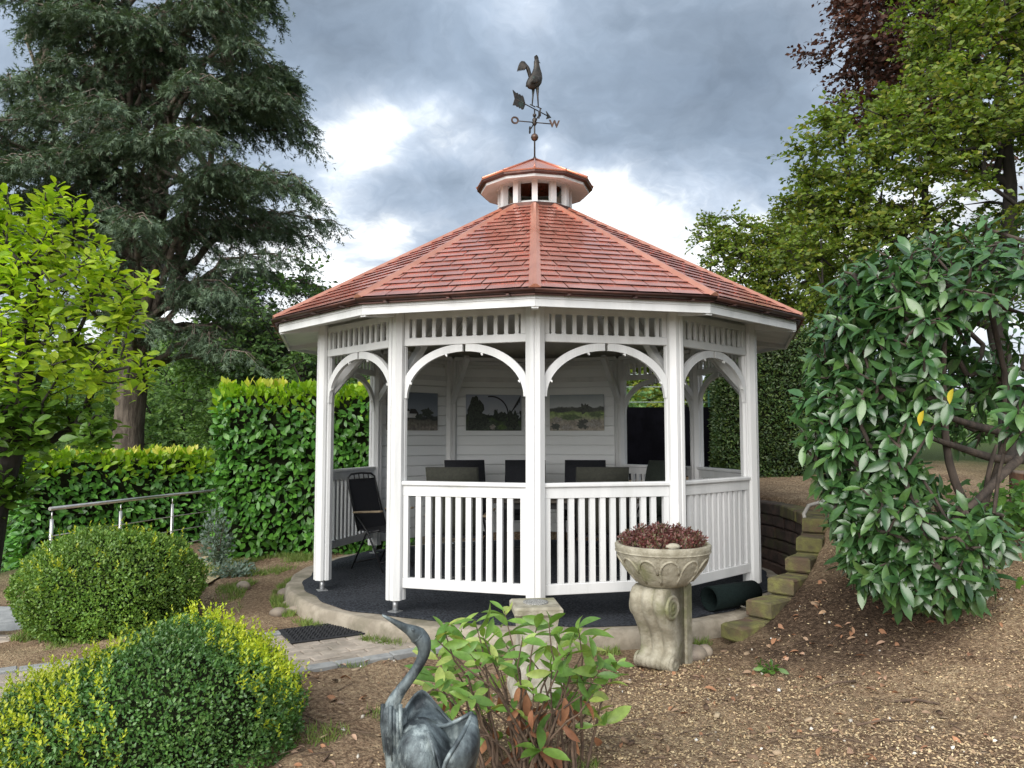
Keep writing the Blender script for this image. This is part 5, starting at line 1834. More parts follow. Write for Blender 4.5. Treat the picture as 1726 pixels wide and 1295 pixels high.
def box_bush(c, r, n, lsize, lmat, label, tips, seed, power=2.5, slope=0.0):
    e = empty('box_bush', (c[0], c[1], c[2] - r[2]))
    o = np.array(e.location)
    tag(e, label, 'bush', 'clipped box bushes left of the entrance')
    # superellipsoid: flatter sides than a ball
    d = rnd_dirs(n)
    d = d[d[:, 2] > -0.75]
    k = (np.abs(d) ** power).sum(1) ** (-1 / power)
    q = 1 - np.abs(rng.normal(size=len(d))) * 0.06 + rng.normal(size=len(d)) * 0.008
    P = np.array(c) + d * (k * q * bush_r(d, seed))[:, None] * np.array(r)
    P[:, 2] -= slope * np.maximum(0, c[0] + 0.12 - P[:, 0])
    hole = vnoise(P[:, 0] + 0.7 * P[:, 2], P[:, 1] - 0.6 * P[:, 2], 11.0, seed) > 0.93
    d, P, k, q = d[~hole], P[~hole], k[~hole], q[~hole]
    D = unit(d + 0.9 * rng.normal(size=d.shape) + np.array([0, 0, 0.45]))
    N = unit(d + 0.6 * rng.normal(size=d.shape))
    tag(link('foliage', scatter(rhomb_geo(0.58, 0.3), P - o, frames(D, N), lsize * rng.uniform(0.7, 1.3, len(P)), 'foliage', lmat), e), kind='stuff')
    # spread of directions for the core
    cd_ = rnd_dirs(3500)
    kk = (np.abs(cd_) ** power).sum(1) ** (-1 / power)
    # solid dark core added for the shade inside, blocks see-through
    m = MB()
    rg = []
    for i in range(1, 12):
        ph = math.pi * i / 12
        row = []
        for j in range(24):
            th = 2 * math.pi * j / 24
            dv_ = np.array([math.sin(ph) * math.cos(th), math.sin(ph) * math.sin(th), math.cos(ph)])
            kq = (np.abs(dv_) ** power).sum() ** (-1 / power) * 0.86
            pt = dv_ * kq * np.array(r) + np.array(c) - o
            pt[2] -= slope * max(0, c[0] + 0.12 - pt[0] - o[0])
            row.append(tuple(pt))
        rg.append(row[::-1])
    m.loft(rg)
    m.build('dark_core', 'shade_core', e)
    # fresh shoots
    tp = tips(d, P)
    T, dT = P[tp], d[tp]
    if len(T):
        ns = 9
        ax = unit(dT * 0.45 + np.array([0, 0, 1.0]) + 0.3 * rng.normal(size=dT.shape))
        L = rng.uniform(0.03, 0.10, (len(T), 1, 1)) * (lsize / 0.020)
        t = np.linspace(0, 1, ns).reshape(1, ns, 1)
        PP = T[:, None] + ax[:, None] * L * t
        ph = (np.arange(ns) * 2.4)[None] + rng.uniform(0, 6.28, (len(T), 1))
        u = unit(np.cross(ax, np.array([1, 0.3, 0.0]))); v = np.cross(ax, u)
        D = (u[:, None] * np.cos(ph)[..., None] + v[:, None] * np.sin(ph)[..., None]) * 0.8 + ax[:, None] * (0.35 + 0.9 * t)
        N = unit(ax[:, None] + 0.2 * rng.normal(size=D.shape))
        tag(link('young_shoots', scatter(rhomb_geo(0.52, 0.25), PP.reshape(-1, 3) - o, frames(D.reshape(-1, 3), N.reshape(-1, 3)), lsize * rng.uniform(0.8, 1.25, len(T) * ns), 'young_shoots', 'leaf_box_tip'), e, ), kind='stuff',
            label='yellow green fresh shoots')
    return e


bA = at(186, 985, 6.2)
box_bush((bA[0], bA[1], 0.15), (0.675, 0.62, 0.47), 42000, 0.026, 'leaf_box_far', 'rounded clipped box bush in front of the steel handrail', lambda d, P: np.where((d[:, 2] > 0.15) & (rng.random(len(d)) < 0.006))[0], 1.0, 2.3)
bB = at(222, 1205, 3.85)
def tipsB(d, P):
    m = vnoise(P[:, 0], P[:, 1], 3.2, 9)
    w = np.clip((m - 0.40) * 3, 0, 1) * sstep(-0.1, 0.55, d[:, 2]) * (0.35 + 0.65 * sstep(0.5, -0.6, d[:, 0] * 0.8 + d[:, 1] * -0.3)) + sstep(0.35, 0.75, d[:, 0] + d[:, 1] * 0.6) * sstep(0.25, 0.6, d[:, 2]) * 0.5
    w = w + sstep(0.2, 0.7, d[:, 1]) * sstep(0.30, 0.62, d[:, 2]) * 0.35
    return np.where(rng.random(len(d)) < 0.11 * w)[0]
box_bush((bB[0], bB[1], -0.085), (0.86, 0.62, 0.49), 74000, 0.0205, 'leaf_box', 'nearest clipped box bush with yellow shoots, bottom left corner', tipsB, 4.0, 2.3, 0.36)

# ================================================================ HEDGES
def hedge(name, label, c0, c1, depth, z0, z1, lsize, n, lmat, nobj, cat='hedge', tips=True, geo=None, up=-0.25, group=None):
    """clipped hedge: box between ground points c0 and c1 (front face), `depth` thick, leaves on front, top and ends"""
    c0, c1 = np.array(c0, float), np.array(c1, float)
    ax = c1 - c0; L = np.linalg.norm(ax); ax = ax / L
    back = np.array([-ax[1], ax[0]])
    e = empty(name, (c0[0], c0[1], z0))
    o = np.array(e.location)
    tag(e, label, cat, group)
    H = z1 - z0
    areas = np.array([L * H, L * depth * 0.6, depth * H, depth * H])
    pick = rng.choice(4, n, p=areas / areas.sum())
    a, b = rng.random(n), rng.random(n)
    lx = np.where(pick < 2, a * L, np.where(pick == 2, 0, L))
    ly = np.where(pick == 0, 0, np.where(pick == 1, b * depth, a * depth))
    lz = np.where(pick == 1, H, b * H)
    nl = np.zeros((n, 3))
    nl[pick == 0] = (0, -1, 0); nl[pick == 1] = (0, 0, 1); nl[pick == 2] = (-1, 0, 0); nl[pick == 3] = (1, 0, 0)
    # rounded shoulders and waviness
    inset = np.abs(rng.normal(size=n)) * 0.07
    wav = 0.05 * (vnoise(lx + 7, lz, 1.6, 3) - 0.5) + 0.04 * (vnoise(lx, lz + ly, 5.0, 6) - 0.5)
    top_soft = 0.10 * sstep(H - 0.22, H, lz)
    P = np.stack([lx, ly, lz], -1) - nl * (inset - wav)[:, None]
    P[:, 1] += np.where(pick == 0, top_soft, 0)
    P[:, 2] += np.where(pick == 1, 0.10 * (vnoise(lx, ly, 2.5, 8) - 0.5), 0)
    D = unit(nl * 0.75 + np.array([0, 0, up]) + 0.62 * rng.normal(size=(n, 3)))
    N = unit(nl + np.array([0, 0, 0.55]) + 0.35 * rng.normal(size=(n, 3)))
    R3 = np.array([[ax[0], back[0], 0], [ax[1], back[1], 0], [0, 0, 1]])
    W = P @ R3.T + o
    Dw, Nw = D @ R3.T, N @ R3.T
    geo = geo or leaf_geo(0.46, 0.14, 0.2, 0.55, 2)
    S = lsize * rng.uniform(0.65, 1.25, n)
    topm = rng.random(n) < sstep(H - 0.55, H - 0.04, lz + 0.18 * (vnoise(lx, ly + lz, 4.0, 2) - 0.5)) ** 1.5
    if tips:
        leaf_objects(e, 'leaf', geo, W[~topm], frames(Dw, Nw)[~topm], S[~topm], lmat, nobj, 'foliage')
        Dt = unit(Dw[topm] + np.array([0, 0, 0.95]))
        tag(link('new_growth', scatter(geo, W[topm] - o, frames(Dt, Nw[topm]), S[topm], 'new_growth', 'leaf_hedge_tip', True), e), kind='stuff', label='light green new growth along the top')
        k = int(L * 10)
        T = np.stack([rng.random(k) * L, rng.random(k) * depth * 0.7, np.full(k, H - 0.02)], -1) @ R3.T + o
        ns = 5
        Ds = unit(np.array([0, 0, 1.0]) + 0.45 * rng.normal(size=(k, ns, 3)))
        tag(link('pale_shoots', scatter(geo, (np.repeat(T, ns, 0) + (Ds * 0.03).reshape(-1, 3)) - o, frames(Ds.reshape(-1, 3), rnd_dirs(k * ns)), lsize * rng.uniform(0.8, 1.3, k * ns), 'pale_shoots', 'leaf_hedge_shoot', True), e), kind='stuff', label='pale yellow shoots on top')
    else:
        tag(link('foliage', scatter(geo, W - o, frames(Dw, Nw), S, 'foliage', lmat, True), e), kind='stuff')
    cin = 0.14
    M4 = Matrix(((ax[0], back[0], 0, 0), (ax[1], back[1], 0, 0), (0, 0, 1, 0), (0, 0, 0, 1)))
    MB().box((L / 2, depth / 2, H / 2 - 0.02), (L - 2 * cin, depth - 2 * cin, H - 2 * cin + 0.1), M=M4).build('dark_core', 'shade_core', e)  # solid dark core added in place of the shade between leaves
    return e


HG = 'cherry laurel hedges left of the gazebo'
hedge('laurel_hedge', 'tall clipped laurel hedge with yellow shoots on top beside the gazebo', (-4.12, 1.75), (-1.62, 1.95), 1.1, -0.30, 2.03, 0.125, 6200, 'leaf_hedge', 260, group=HG)
p0, p1 = at(45, 800, 10.6), at(360, 800, 12.6)
hedge('laurel_hedge', 'low laurel hedge running behind the steel handrail', (p0[0], p0[1]), (p1[0], p1[1]), 1.1, -0.75, 1.10, 0.135, 4200, 'leaf_hedge', 120, group=HG)
hedge('yew_hedge', 'tall dark clipped yew hedge behind the right-hand posts', (2.62, 3.15), (4.6, 2.9), 1.6, 0.72, 2.95, 0.055, 42000, 'leaf_yew', 0, tips=False, geo=rhomb_geo(0.42, 0.3), up=0.15)

# ================================================================ LARGE CHERRY LAUREL, right foreground
def cherry_laurel():
    base = np.array([3.3, -2.1, float(ground_h(3.3, -2.1))])
    e = empty('cherry_laurel', tuple(base))
    tag(e, 'large glossy dark cherry laurel overhanging the mulch bank on the right', 'shrub')
    ells = [(at(1640, 628, 5.35), (1.14, 0.95, 0.96), 330), (at(1525, 565, 5.2), (0.58, 0.52, 0.62), 140), (at(1495, 720, 5.2), (0.60, 0.5, 0.58), 140),
            (at(1512, 850, 5.1), (0.44, 0.45, 0.40), 115), (at(1550, 922, 5.05), (0.48, 0.42, 0.38), 135), (at(1640, 900, 4.9), (0.28, 0.3, 0.22), 35)]
    T, O = [], []
    for c, r, n in ells:
        p, d = ell_shell(c, r, int(n * 2.1), 0.74)
        T.append(p); O.append(d)
    T = np.concatenate(T); O = np.concatenate(O)
    px, py, zc = in_view(T)
    # the bare hollow where the branches show, and nothing below the soil
    hollow = (((px - 1668) / 105) ** 2 + ((py - 600) / 88) ** 2 < 1) | (((px - 1665) / 115) ** 2 + ((py - 775) / 90) ** 2 < 1)
    hollow &= (zc < 5.9)
    gh = ground_h(T[:, 0], T[:, 1], False)
    ok = ~hollow & (T[:, 2] > gh + 0.03) & ~((py > 470) & (px > 1690) & (py < 900) & (zc < 5.6))
    ok &= (vnoise(T[:, 0] + 0.8 * T[:, 1], T[:, 2] - 0.5 * T[:, 1], 3.4, 5) > 0.30)
    # sink points buried deep inside other lobes
    for c, r, n in ells:
        q = (((T - np.array(c)) / np.array(r)) ** 2).sum(1)
        ok &= (q > 0.50)
    T, O = T[ok], O[ok]
    q_, qo_ = ell_shell(at(1640, 620, 5.6), (0.95, 0.7, 0.85), 150, 0.2)
    kq_ = (q_[:, 2] > ground_h(q_[:, 0], q_[:, 1], False) + 0.5) & (q_[:, 1] + 7.94 > 5.95)
    T = np.concatenate([T, q_[kq_]]); O = np.concatenate([O, qo_[kq_] * np.array([1, -1, 1])])
    bk_, bo_ = ell_shell(at(1720, 600, 6.6), (1.5, 0.45, 1.35), 260, 0.3)
    kk_ = bk_[:, 2] > ground_h(bk_[:, 0], bk_[:, 1], False) + 0.75
    T = np.concatenate([T, bk_[kk_]]); O = np.concatenate([O, bo_[kk_]])
    ex = np.array([at(1700, 650, 4.6), at(1715, 690, 4.5), at(1720, 730, 4.6), at(1700, 710, 4.7)])
    T = np.concatenate([T, ex]); O = np.concatenate([O, np.tile([-0.6, -0.6, 0.2], (4, 1))])
    tr = [tuple(base), tuple(base + (0.15, 0.1, 0.35)), tuple(base + (0.3, 0.1, 0.8)), tuple(base + (0.25, 0.0, 1.3)), tuple(base + (0.1, -0.1, 1.8))]
    A, B, ra, rb, dd = skeleton(base, tr, T, step=0.16, tip_r=0.0055, jit=0.18, expo=0.46, lift=0.1)
    link('branches', seg_tubes(A - base, B - base, np.minimum(ra, 0.02), np.minimum(rb, 0.02), 'branches', 'laurel_bark', 6), e)
    # the thick bare limbs seen low at the right edge
    for pts, rads in (([at(1770, 730, 5.6), at(1700, 790, 5.3), at(1640, 850, 5.0), at(1600, 872, 4.95), at(1540, 862, 4.95)], [0.036, 0.030, 0.022, 0.016, 0.010]),
                      ([at(1770, 770, 5.8), at(1690, 775, 5.5), at(1610, 752, 5.3), at(1560, 735, 5.2)], [0.04, 0.032, 0.022, 0.014]),
                      ([at(1760, 740, 6.1), at(1660, 722, 5.7), at(1590, 700, 5.4)], [0.04, 0.03, 0.018]),
                      ([at(1640, 880, 5.2), at(1600, 780, 5.3), at(1590, 650, 5.4), at(1595, 520, 5.4)], [0.03, 0.026, 0.020, 0.012]),
                      ([at(1655, 870, 5.4), at(1668, 790, 5.4), at(1680, 750, 5.4)], [0.018, 0.016, 0.01])):
        P, Rr_ = crom([np.array(p) - base for p in pts], rads)
        MB().tube(P, Rr_, 9).build('limb', 'laurel_bark', e)
    k = 10
    n = len(T)
    ax = unit(O * 0.85 + dd * 0.25 + np.array([-0.25, -0.2, 0.05]))
    u = unit(np.cross(ax, np.array([0.1, 0.2, 1.0]))); v = np.cross(ax, u)
    ph = rng.uniform(0, 6.28, (n, 1)) + np.arange(k) * 2.4
    el = rng.uniform(0.25, 0.95, (n, k))
    D = (u[:, None] * np.cos(ph)[..., None] + v[:, None] * np.sin(ph)[..., None]) * np.cos(el)[..., None] + ax[:, None] * np.sin(el)[..., None]
    D[..., 2] -= 0.34
    D[..., 0] -= 0.15
    N = unit(np.array([-0.15, -0.25, 1.0]) + 0.45 * O[:, None] + 0.42 * rng.normal(size=D.shape))
    P = T[:, None] - ax[:, None] * (np.arange(k) * 0.016)[None, :, None]
    S = 0.140 * rng.uniform(0.45, 1.25, n * k)
    leaf_objects(e, 'leaf', leaf_geo(0.35, 0.24, 0.34, 0.54, 5), P.reshape(-1, 3), frames(D.reshape(-1, 3), N.reshape(-1, 3)), S, 'leaf_laurel', 300, 'foliage', leaf_geo(0.35, 0.24, 0.34, 0.54, 3))
    print('laurel clusters', n)
    # two old yellow leaves
    for (px_, py_, d_) in ((1607, 655, 4.5), (1557, 692, 4.5)):
        p = np.array(at(px_, py_, d_)) - base
        me = mesh_np('yellow_leaf', *leaf_geo(0.42, 0.3, 0.3, 0.5), 'leaf_yellow', True)
        ob = link('yellow_leaf', me, e, p, (R_(-75), R_(20), R_(15)), (0.095, 0.095, 0.095))


cherry_laurel()

# ================================================================ IVY by the stump
def ivy():
    c = np.array([3.75, -2.05])
    e = empty('ivy', (c[0], c[1], float(ground_h(*c))))
    tag(e, 'light green ivy patch climbing the bank below the stump', 'ivy')
    n = 520
    o = np.array(e.location)
    p = rng.normal(size=(n, 2)) * np.array([0.33, 0.30]) + c
    z = ground_h(p[:, 0], p[:, 1], False) + rng.uniform(0.03, 0.34, n)
    T = np.stack([p[:, 0], p[:, 1], z], -1)
    V = np.array([(0, 0, 0), (0.42, 0.12, 0.03), (0.5, 0.52, -0.02), (0.2, 0.62, 0.02), (0, 1.0, -0.1), (-0.2, 0.62, 0.02), (-0.5, 0.52, -0.02), (-0.42, 0.12, 0.03), (0, 0.4, 0.05)], float)
    F = np.array([(8, 0, 1), (8, 1, 2), (8, 2, 3), (8, 3, 4), (8, 4, 5), (8, 5, 6), (8, 6, 7), (8, 7, 0)], int)
    D = unit(np.array([-0.3, -0.7, -0.1]) + 0.6 * rng.normal(size=(n, 3)))
    N = unit(np.array([-0.2, -0.6, 0.8]) + 0.35 * rng.normal(size=(n, 3)))
    leaf_objects(e, 'leaf', (V, F), T, frames(D, N), 0.075 * rng.uniform(0.6, 1.3, n), 'leaf_ivy', 160, 'foliage')


ivy()

# ================================================================ SEDUM AND STONES IN THE BOWL
def sedum():
    c = np.array([0.84, -2.83, bw_z + 0.235])
    e = empty('sedum_plant', tuple(c))
    tag(e, 'dark red succulent plants growing densely in the stone bowl', 'plant')
    n = 190
    a = rng.uniform(0, 6.28, n); r = 0.275 * np.sqrt(rng.random(n))
    h = 0.05 + 0.085 * (1 - 0.6 * (r / 0.26) ** 2) * rng.uniform(0.5, 1.4, n)
    k = 34
    base = np.stack([r * np.cos(a), r * np.sin(a), np.zeros(n)], -1)
    t = np.linspace(0.25, 1, k)
    P = np.repeat(base, k, 0) + np.stack([np.zeros(n * k), np.zeros(n * k), (h[:, None] * t).ravel()], -1)
    D = unit(rng.normal(size=(n * k, 3)) + np.array([0, 0, 0.9]))
    P = P + D * 0.006
    tag(link('foliage', scatter(rhomb_geo(0.6, 0.4), P, frames(D, rnd_dirs(n * k)), 0.021 * rng.uniform(0.7, 1.3, n * k), 'foliage', 'leaf_sedum'), e), kind='stuff')
    MB().lathe([(0.268, 0.0), (0.20, 0.012), (0.0, 0.02)], 28).build('soil', 'soil', e)


sedum()


def stone(loc, sz, rz, m, label, name='garden_stone', cat='stone', group=None, tilt=0.0):
    n1, n2 = 14, 9
    V, rg = [], []
    ph0 = random.uniform(0, 6)
    for i in range(n2):
        ph = math.pi * (i + 0.35) / (n2 - 0.3)
        row = []
        for j in range(n1):
            th = 2 * math.pi * j / n1
            q = 1 + 0.10 * math.sin(3 * th + ph0) * math.sin(ph) + 0.06 * math.sin(2 * ph + th * 2 + ph0)
            row.append((sz[0] * q * math.sin(ph) * math.cos(th), sz[1] * q * math.sin(ph) * math.sin(th), -sz[2] * math.cos(ph)))
        rg.append(row)
    o = MB().loft(rg).build(name, m, None, loc, (tilt, 0, rz))
    return tag(o, label, cat, group)


bz = bw_z + 0.265
GS = 'stones laid in the planted bowl'
stone((0.87, -3.06, bz + 0.012), (0.05, 0.028, 0.022), 0.2, 'stone_mossy', 'rounded pale stone at the middle of the bowl rim', group=GS)
stone((0.965, -3.025, bz + 0.03), (0.024, 0.020, 0.042), 0.5, 'stone_mossy', 'upright pointed tan stone near the right of the bowl', group=GS, tilt=0.2)
stone((1.05, -2.94, bz + 0.015), (0.022, 0.02, 0.022), 0.9, 'stone_pale', 'small white-grey stone at the right end of the bowl', group=GS)
stone((0.73, -3.03, bz + 0.006), (0.03, 0.022, 0.015), 0.9, 'stone_mossy', 'small stone at the left of the bowl rim', group=GS)

GR = 'river stones beside the base slab'
for (px_, py_, d_, s_, lab) in ((493, 1008, 6.85, (0.10, 0.045, 0.035), 'flat long river stone by the left slab edge, farther one'), (500, 1017, 6.6, (0.09, 0.045, 0.04), 'pale oval river stone touching the paving at the slab'),
                                (484, 988, 7.3, (0.085, 0.06, 0.05), 'round brown river stone left of the base slab'), (470, 1026, 6.5, (0.075, 0.05, 0.045), 'small tan river stone at the paving edge'),
                                (1165, 1073, 5.3, (0.115, 0.085, 0.06), 'large grey field stone behind the scroll console'), (1188, 1068, 5.35, (0.055, 0.045, 0.05), 'small upright stone against the lowest mossy block'),
                                (410, 985, 7.5, (0.07, 0.05, 0.05), 'grey stone in the weeds before the tall hedge')):
    p = at(px_, py_, d_)
    stone((p[0], p[1], float(ground_h(p[0], p[1])) + s_[2] * 0.55), s_, random.uniform(-.5, .5), 'river_stone', lab, group=GR)

# ================================================================ LEAFY SHRUB in the foreground
def shrub():
    base = np.array([0.02, -4.42, float(ground_h(0.02, -4.42))])
    e = empty('leafy_shrub', tuple(base))
    tag(e, 'low open shrub with light green and withered brown leaves beside the heron', 'shrub')
    tips_px = [(738, 1080), (745, 1130), (725, 1160), (752, 1185), (770, 1060), (800, 1045), (790, 1100), (815, 1075), (760, 1100), (835, 1110), (850, 1030), (880, 1080), (865, 1130), (905, 1055), (925, 1050), (945, 1075), (960, 1100), (975, 1060), (990, 1085),
               (1000, 1110), (930, 1130), (1010, 1130), (1030, 1150), (975, 1170), (900, 1160), (1040, 1115), (830, 1160), (780, 1150), (860, 1190), (925, 1180), (960, 1140), (1000, 1170), (1005, 1200), (755, 1210), (770, 1230), (800, 1190), (820, 1250), (870, 1270), (915, 1265), (905, 1230), (1020, 1220), (735, 1105), (730, 1140), (742, 1165), (765, 1125), (780, 1075), (805, 1120), (820, 1095), (748, 1060), (790, 1175), (845, 1075), (890, 1105), (955, 1180), (985, 1140), (940, 1105)]
    T = np.array([np.array(at(x, y, 3.5 + rng.uniform(-0.28, 0.28))) for x, y in tips_px])
    tr = [tuple(base + (0.0, 0, -0.04)), tuple(base + (0.0, 0, 0.05))]
    # several stems from the crown
    A, B, RA, RB = [], [], [], []
    dirs = []
    for t in T:
        b = base + np.array([rng.uniform(-0.13, 0.16), rng.uniform(-0.1, 0.1), -0.03])
        b[0] += 0.25 * (t[0] - base[0])
        n = 5; prev = b
        for i in range(n):
            u = (i + 1) / n
            p = b + (t - b) * u + np.array([0.10 * (t[0] - b[0]) * math.sin(math.pi * u) * -1, 0, 0.03 * math.sin(math.pi * u)]) + rng.normal(size=3) * 0.012
            if i == n - 1: p = t
            A.append(prev); B.append(p); RA.append(0.0085 * (1 - 0.72 * i / n)); RB.append(0.0085 * (1 - 0.72 * (i + 1) / n))
            last = p - prev
            prev = p
        dirs.append(unit(last))
    link('stems', seg_tubes(np.array(A) - base, np.array(B) - base, RA, RB, 'stems', 'twig', 6), e)
    dirs = np.array(dirs)
    geo_a, geo_b = leaf_geo(0.33, 0.15, 0.35, 0.52, 5), leaf_geo(0.38, 0.35, 0.5, 0.5, 5)
    mg = [mesh_np('leaf', *geo_a, 'leaf_shrub', True), mesh_np('leaf', *geo_b, 'leaf_shrub', True)]
    md = mesh_np('withered_leaf', *leaf_geo(0.36, 0.45, 0.55, 0.5, 5), 'leaf_dead', True)
    def put(me, name, p, d, nrm, s):
        M = frames(d[None], nrm[None])[0]
        ob = bpy.data.objects.new(name, me)
        col.objects.link(ob); ob.parent = e
        ob.matrix_local = Matrix.Translation(p - base) @ Matrix([list(r) + [0] for r in M] + [[0, 0, 0, 1]]) @ Matrix.Scale(s, 4)
    for i, t in enumerate(T):
        k = rng.integers(4, 8)
        ph = rng.uniform(0, 6.28)
        for j in range(k):
            a = ph + j * 2.3
            d = unit(np.array([math.cos(a), math.sin(a) * 0.8, rng.uniform(-0.5, 0.9)]) + dirs[i] * 0.3)
            nrm = unit(np.array([0, -0.35, 1.0]) + 0.6 * rng.normal(size=3))
            put(mg[rng.integers(2)], 'leaf', t - dirs[i] * 0.012 * j, d, nrm, rng.uniform(0.075, 0.145))
    idx = rng.choice(len(A), 130)
    for i in idx:
        p = A[i] + (B[i] - A[i]) * rng.random()
        if p[2] > base[2] + 0.38 or p[2] < base[2] + 0.08: continue
        d = unit(np.array([rng.normal() * 0.5, rng.normal() * 0.5 - 0.2, -1.0]))
        put(md, 'withered_leaf', p, d, unit(rng.normal(size=3) + np.array([0, -1, 0])), rng.uniform(0.07, 0.11))


shrub()

# small grey-leaved plants by the hedge and weeds
def tuft_plant(name, label, loc, n, h, spread, lm, geo, ls, cat='plant', group=None):
    e = empty(name, loc)
    tag(e, label, cat, group)
    d = unit(rng.normal(size=(n, 3)) * np.array([1, 1, 0.3]) + np.array([0, 0, 0.8]))
    P = d * rng.random((n, 1)) ** 0.6 * np.array([spread, spread, h])
    tag(link('foliage', scatter(geo, P, frames(unit(d + 0.7 * rng.normal(size=(n, 3))), rnd_dirs(n)), ls * rng.uniform(0.6, 1.3, n), 'foliage', lm), e), kind='stuff')
    ns = 12
    sd_ = unit(rng.normal(size=(ns, 3)) * np.array([0.6, 0.6, 0.1]) + np.array([0, 0, 1]))
    tag(link('stems', seg_tubes(np.zeros((ns, 3)), sd_ * np.array([spread, spread, h]) * 0.85, np.full(ns, .004), np.full(ns, .002), 'stems', 'twig', 4), e), kind='stuff')


for (px_, py_, d_, n, h, sp__, lab) in ((365, 925, 9.2, 900, 0.75, 0.20, 'tall grey green plant growing against the end of the tall hedge'), (395, 945, 8.4, 420, 0.16, 0.26, 'low grey leaved plant at the foot of the tall hedge')):
    p = at(px_, py_, d_)
    tuft_plant('grey_plant', lab, (p[0], p[1], float(ground_h(p[0], p[1]))), n, h, sp__, 'leaf_grey', rhomb_geo(0.5, 0.2), 0.055)
p = at(1297, 1112, 5.0)
tuft_plant('seedling', 'little bright green seedling on the mulch right of the console', (p[0], p[1], float(ground_h(p[0], p[1]))), 34, 0.07, 0.06, 'leaf_ivy', BIG, 0.06)
p = at(1222, 1062, 5.6)
p = at(985, 1040, 4.9)

# ================================================================ MULCH, LITTER, GRASS
def ground_points(n, xr, yr, mask=None):
    x = rng.uniform(*xr, n); y = rng.uniform(*yr, n)
    ok = np.hypot(x, y) > 2.86
    u, v = path_uv(x, y)
    ok &= ~((v > -0.03) & (v < 1.1) & (u > -1) & (u < 6))
    if mask is not None: ok &= mask(x, y)
    x, y = x[ok], y[ok]
    return np.stack([x, y, ground_h(x, y)], -1)


def mulch_w(x, y):
    base = vnoise(x, y, 1.5, 11) * 0.6 + vnoise(x, y, 4.0, 12) * 0.4
    rightness = sstep(-0.6, 2.0, x - 0.1 * y - 0.2) * 0.55 + 0.16 + 0.30 * sstep(-4.2, -5.2, y)
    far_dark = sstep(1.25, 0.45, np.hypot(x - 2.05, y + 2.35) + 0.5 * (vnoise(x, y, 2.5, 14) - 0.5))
    return np.clip((base - 0.66 + rightness) * 3.4, 0.02, 1) * (1 - 0.88 * far_dark)


T = ground_points(300000, (-3.2, 4.4), (-6.3, -0.2), lambda x, y: rng.random(len(x)) < mulch_w(x, y))
n = len(T)
print('chips', n)
T[:, 2] += 0.004
D = unit(rng.normal(size=(n, 3)) * np.array([1, 1, 0.25])); N = unit(np.array([0, 0, 1.0]) + 0.5 * rng.normal(size=(n, 3)))
tag(link('wood_chips', scatter(rhomb_geo(0.5, 0.2), T, frames(D, N), 0.0115 * rng.uniform(0.5, 2.0, n), 'wood_chips', 'chips')), kind='stuff', label='pale wood chip mulch scattered over the soil', cat='mulch')
T = ground_points(3800, (-1.6, 4.4), (-6.0, -0.5), lambda x, y: rng.random(len(x)) < 0.20 + 0.6 * sstep(1.1, 0.3, np.hypot(x - 1.8, y + 2.75)))
n = len(T); T[:, 2] += 0.012
D = unit(rng.normal(size=(n, 3)) * np.array([1, 1, 0.25])); N = unit(np.array([0, 0, 1.0]) + 0.45 * rng.normal(size=(n, 3)))
tag(link('leaf_litter', scatter(leaf_geo(0.46, 0.35, 0.5, 0.5), T, frames(D, N), 0.055 * rng.uniform(0.5, 1.35, n), 'leaf_litter', 'litter', True)), kind='stuff', label='dry brown leaves scattered on the soil', cat='leaf litter')
T = ground_points(420, (-1.6, 4.4), (-6.0, -0.5))
n = len(T); T[:, 2] += 0.010
D = unit(rng.normal(size=(n, 3)) * np.array([1, 1, 0.08])); L = rng.uniform(0.05, 0.26, (n, 1))
T2 = T + D * L
T2[:, 2] = np.maximum(ground_h(T2[:, 0], T2[:, 1]) + 0.008, T2[:, 2])
tag(link('fallen_twigs', seg_tubes(T, T2, rng.uniform(.0015, .0045, n), rng.uniform(.001, .003, n), 'fallen_twigs', 'twig', 5)), kind='stuff', label='thin dry twigs lying on the soil', cat='twigs')
# coarser bark pieces and clods
T = ground_points(900, (-1.6, 4.4), (-6.0, -0.5))
n = len(T); T[:, 2] += 0.007
D = unit(rng.normal(size=(n, 3)) * np.array([1, 1, 0.2])); N = unit(np.array([0, 0, 1.0]) + 0.4 * rng.normal(size=(n, 3)))
Vb = np.array([(-.2, 0, 0), (.2, .05, 0), (.26, .8, .02), (.05, 1, 0), (-.22, .85, 0), (-.2, 0, .12), (.2, .05, .14), (.24, .8, .12), (.05, .98, .1), (-.2, .85, .12)], float)
Fb = np.array([(5, 6, 7), (5, 7, 9), (7, 8, 9), (0, 1, 6), (0, 6, 5), (1, 2, 7), (1, 7, 6), (2, 3, 8), (2, 8, 7), (3, 4, 9), (3, 9, 8), (4, 0, 5), (4, 5, 9)], int)
leafmat('bark_piece', [(0.20, 0.135, 0.09), (0.12, 0.08, 0.055), (0.09, 0.06, 0.045), (0.42, 0.33, 0.22), (0.26, 0.18, 0.12)], rough=0.9, trans=0.0, spec=0.2, vein=True)
tag(link('bark_pieces', scatter((Vb, Fb), T, frames(D, N), 0.034 * rng.uniform(0.4, 1.8, n), 'bark_pieces', 'bark_piece')), kind='stuff', label='coarse dark bark pieces lying among the wood chips', cat='bark mulch')
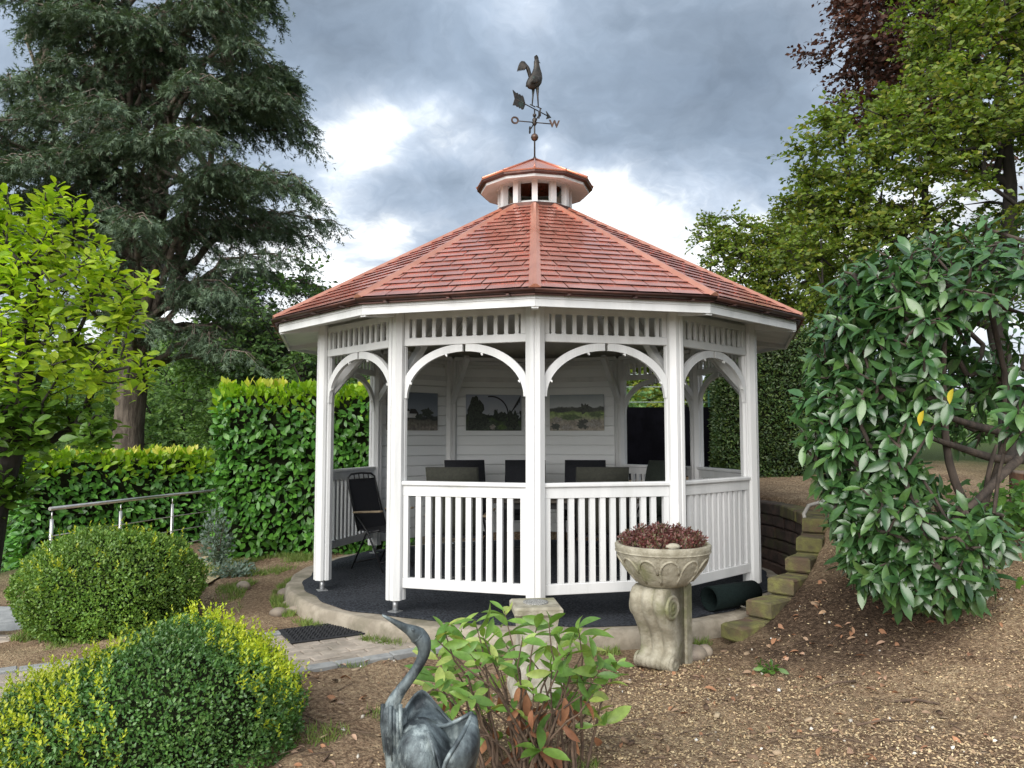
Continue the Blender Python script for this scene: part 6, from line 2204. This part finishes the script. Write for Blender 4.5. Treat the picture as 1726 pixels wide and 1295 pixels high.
# pale pebbles and shells
T = ground_points(260, (-1.8, 4.2), (-6.0, -0.8))
n = len(T)
V = np.array([(1, 0, 0), (0, 1, 0), (-1, 0, 0), (0, -1, 0), (0, 0, .6), (0, 0, -.6)], float); F = np.array([(0, 1, 4), (1, 2, 4), (2, 3, 4), (3, 0, 4), (1, 0, 5), (2, 1, 5), (3, 2, 5), (0, 3, 5)], int)
leafmat('pebble', [(0.55, 0.52, 0.46), (0.40, 0.36, 0.30), (0.65, 0.63, 0.58)], rough=0.8, trans=0.0, spec=0.3)
tag(link('pebbles', scatter((V, F), T + (0, 0, 0.006), frames(rnd_dirs(n), rnd_dirs(n)), 0.009 * rng.uniform(0.4, 1.9, n), 'pebbles', 'pebble', True)), kind='stuff', label='small pale pebbles strewn on the soil', cat='pebbles')
# grass and weeds, left of slab and in tufts
def grass(nm, T, h, lab):
    n = len(T)
    D = unit(rng.normal(size=(n, 3)) * np.array([0.55, 0.55, 0.1]) + np.array([0, 0, 1.0]))
    tag(link('grass', scatter((np.array([(-.06, 0, 0), (.06, 0, 0), (.03, .6, -.05), (0, 1, -.2), (-.03, .6, -.05)], float), np.array([(0, 1, 2), (0, 2, 4), (4, 2, 3)], int)), T, frames(D, rnd_dirs(n)), h * rng.uniform(0.5, 1.3, n), 'grass', 'grass')), kind='stuff', label=lab, cat='grass')


def gm(x, y):
    return (rng.random(len(x)) < np.clip((vnoise(x, y, 2.2, 21) - 0.42) * 4, 0, 1))


grass('g', ground_points(52000, (-4.2, -1.9), (-1.9, 1.9), gm), 0.06, 'weedy grass between the bushes and the gazebo')
def spots(x, y):
    m = np.zeros(len(x), bool)
    for (px_, py_, d_, r) in ((640, 1195, 4.2, 0.10), (595, 1107, 5.1, 0.12), (640, 1092, 5.35, 0.08), (270, 1090, 5.6, 0.35), (100, 1085, 5.7, 0.25), (980, 1270, 3.6, 0.10), (760, 1100, 5.1, 0.07), (545, 1240, 3.9, 0.16)):
        p = at(px_, py_, d_)
        m |= (np.hypot(x - p[0], y - p[1]) < r * rng.random(len(x)) ** 0.5)
    return m
grass('t', ground_points(90000, (-3.6, 1.0), (-5.5, -1.6), spots), 0.05, 'small grass tufts sprouting from bare soil')

# weeds gathered against the slab rim
az_ = rng.uniform(-115, 30, 9000)
az_ = az_[rng.random(9000) < np.clip((vnoise(az_ * 0.1, az_ * 0.0, 3.1, 4) - 0.52) * 3.5, 0, 1)]
rw = rng.uniform(2.49, 2.60, len(az_))
Tw = np.stack([np.sin(np.radians(az_)) * rw, -np.cos(np.radians(az_)) * rw, np.full(len(az_), -0.13)], -1)
grass('w', Tw, 0.055, 'sparse weeds growing along the rim of the base slab')

# bare sticks lying on the bank
for (a, b, r, lab) in ((at(1505, 1090, 4.45), at(1580, 1094, 4.35), 0.008, 'short pale stick lying on the mulch below the laurel'),
                       (at(1440, 1130 - 40, 4.7), at(1380, 1140, 4.6), 0.007, 'thin dark stick lying aslant on the bank'),
                       (at(1443, 1185, 4.1), at(1540, 1165, 4.15), 0.006, 'long thin pale stick on the mulch at lower right')):
    a, b = np.array(a), np.array(b)
    a[2] = float(ground_h(a[0], a[1])) + 0.012; b[2] = float(ground_h(b[0], b[1])) + 0.014
    m_ = (a + b) / 2 + np.array([0, 0.02, 0.012])
    tag(MB().tube([a - a, m_ - a, b - a], [r, r * 0.9, r * 0.6], 7).build('stick', 'twig', None, tuple(a)), lab, 'stick', 'sticks lying on the bank')
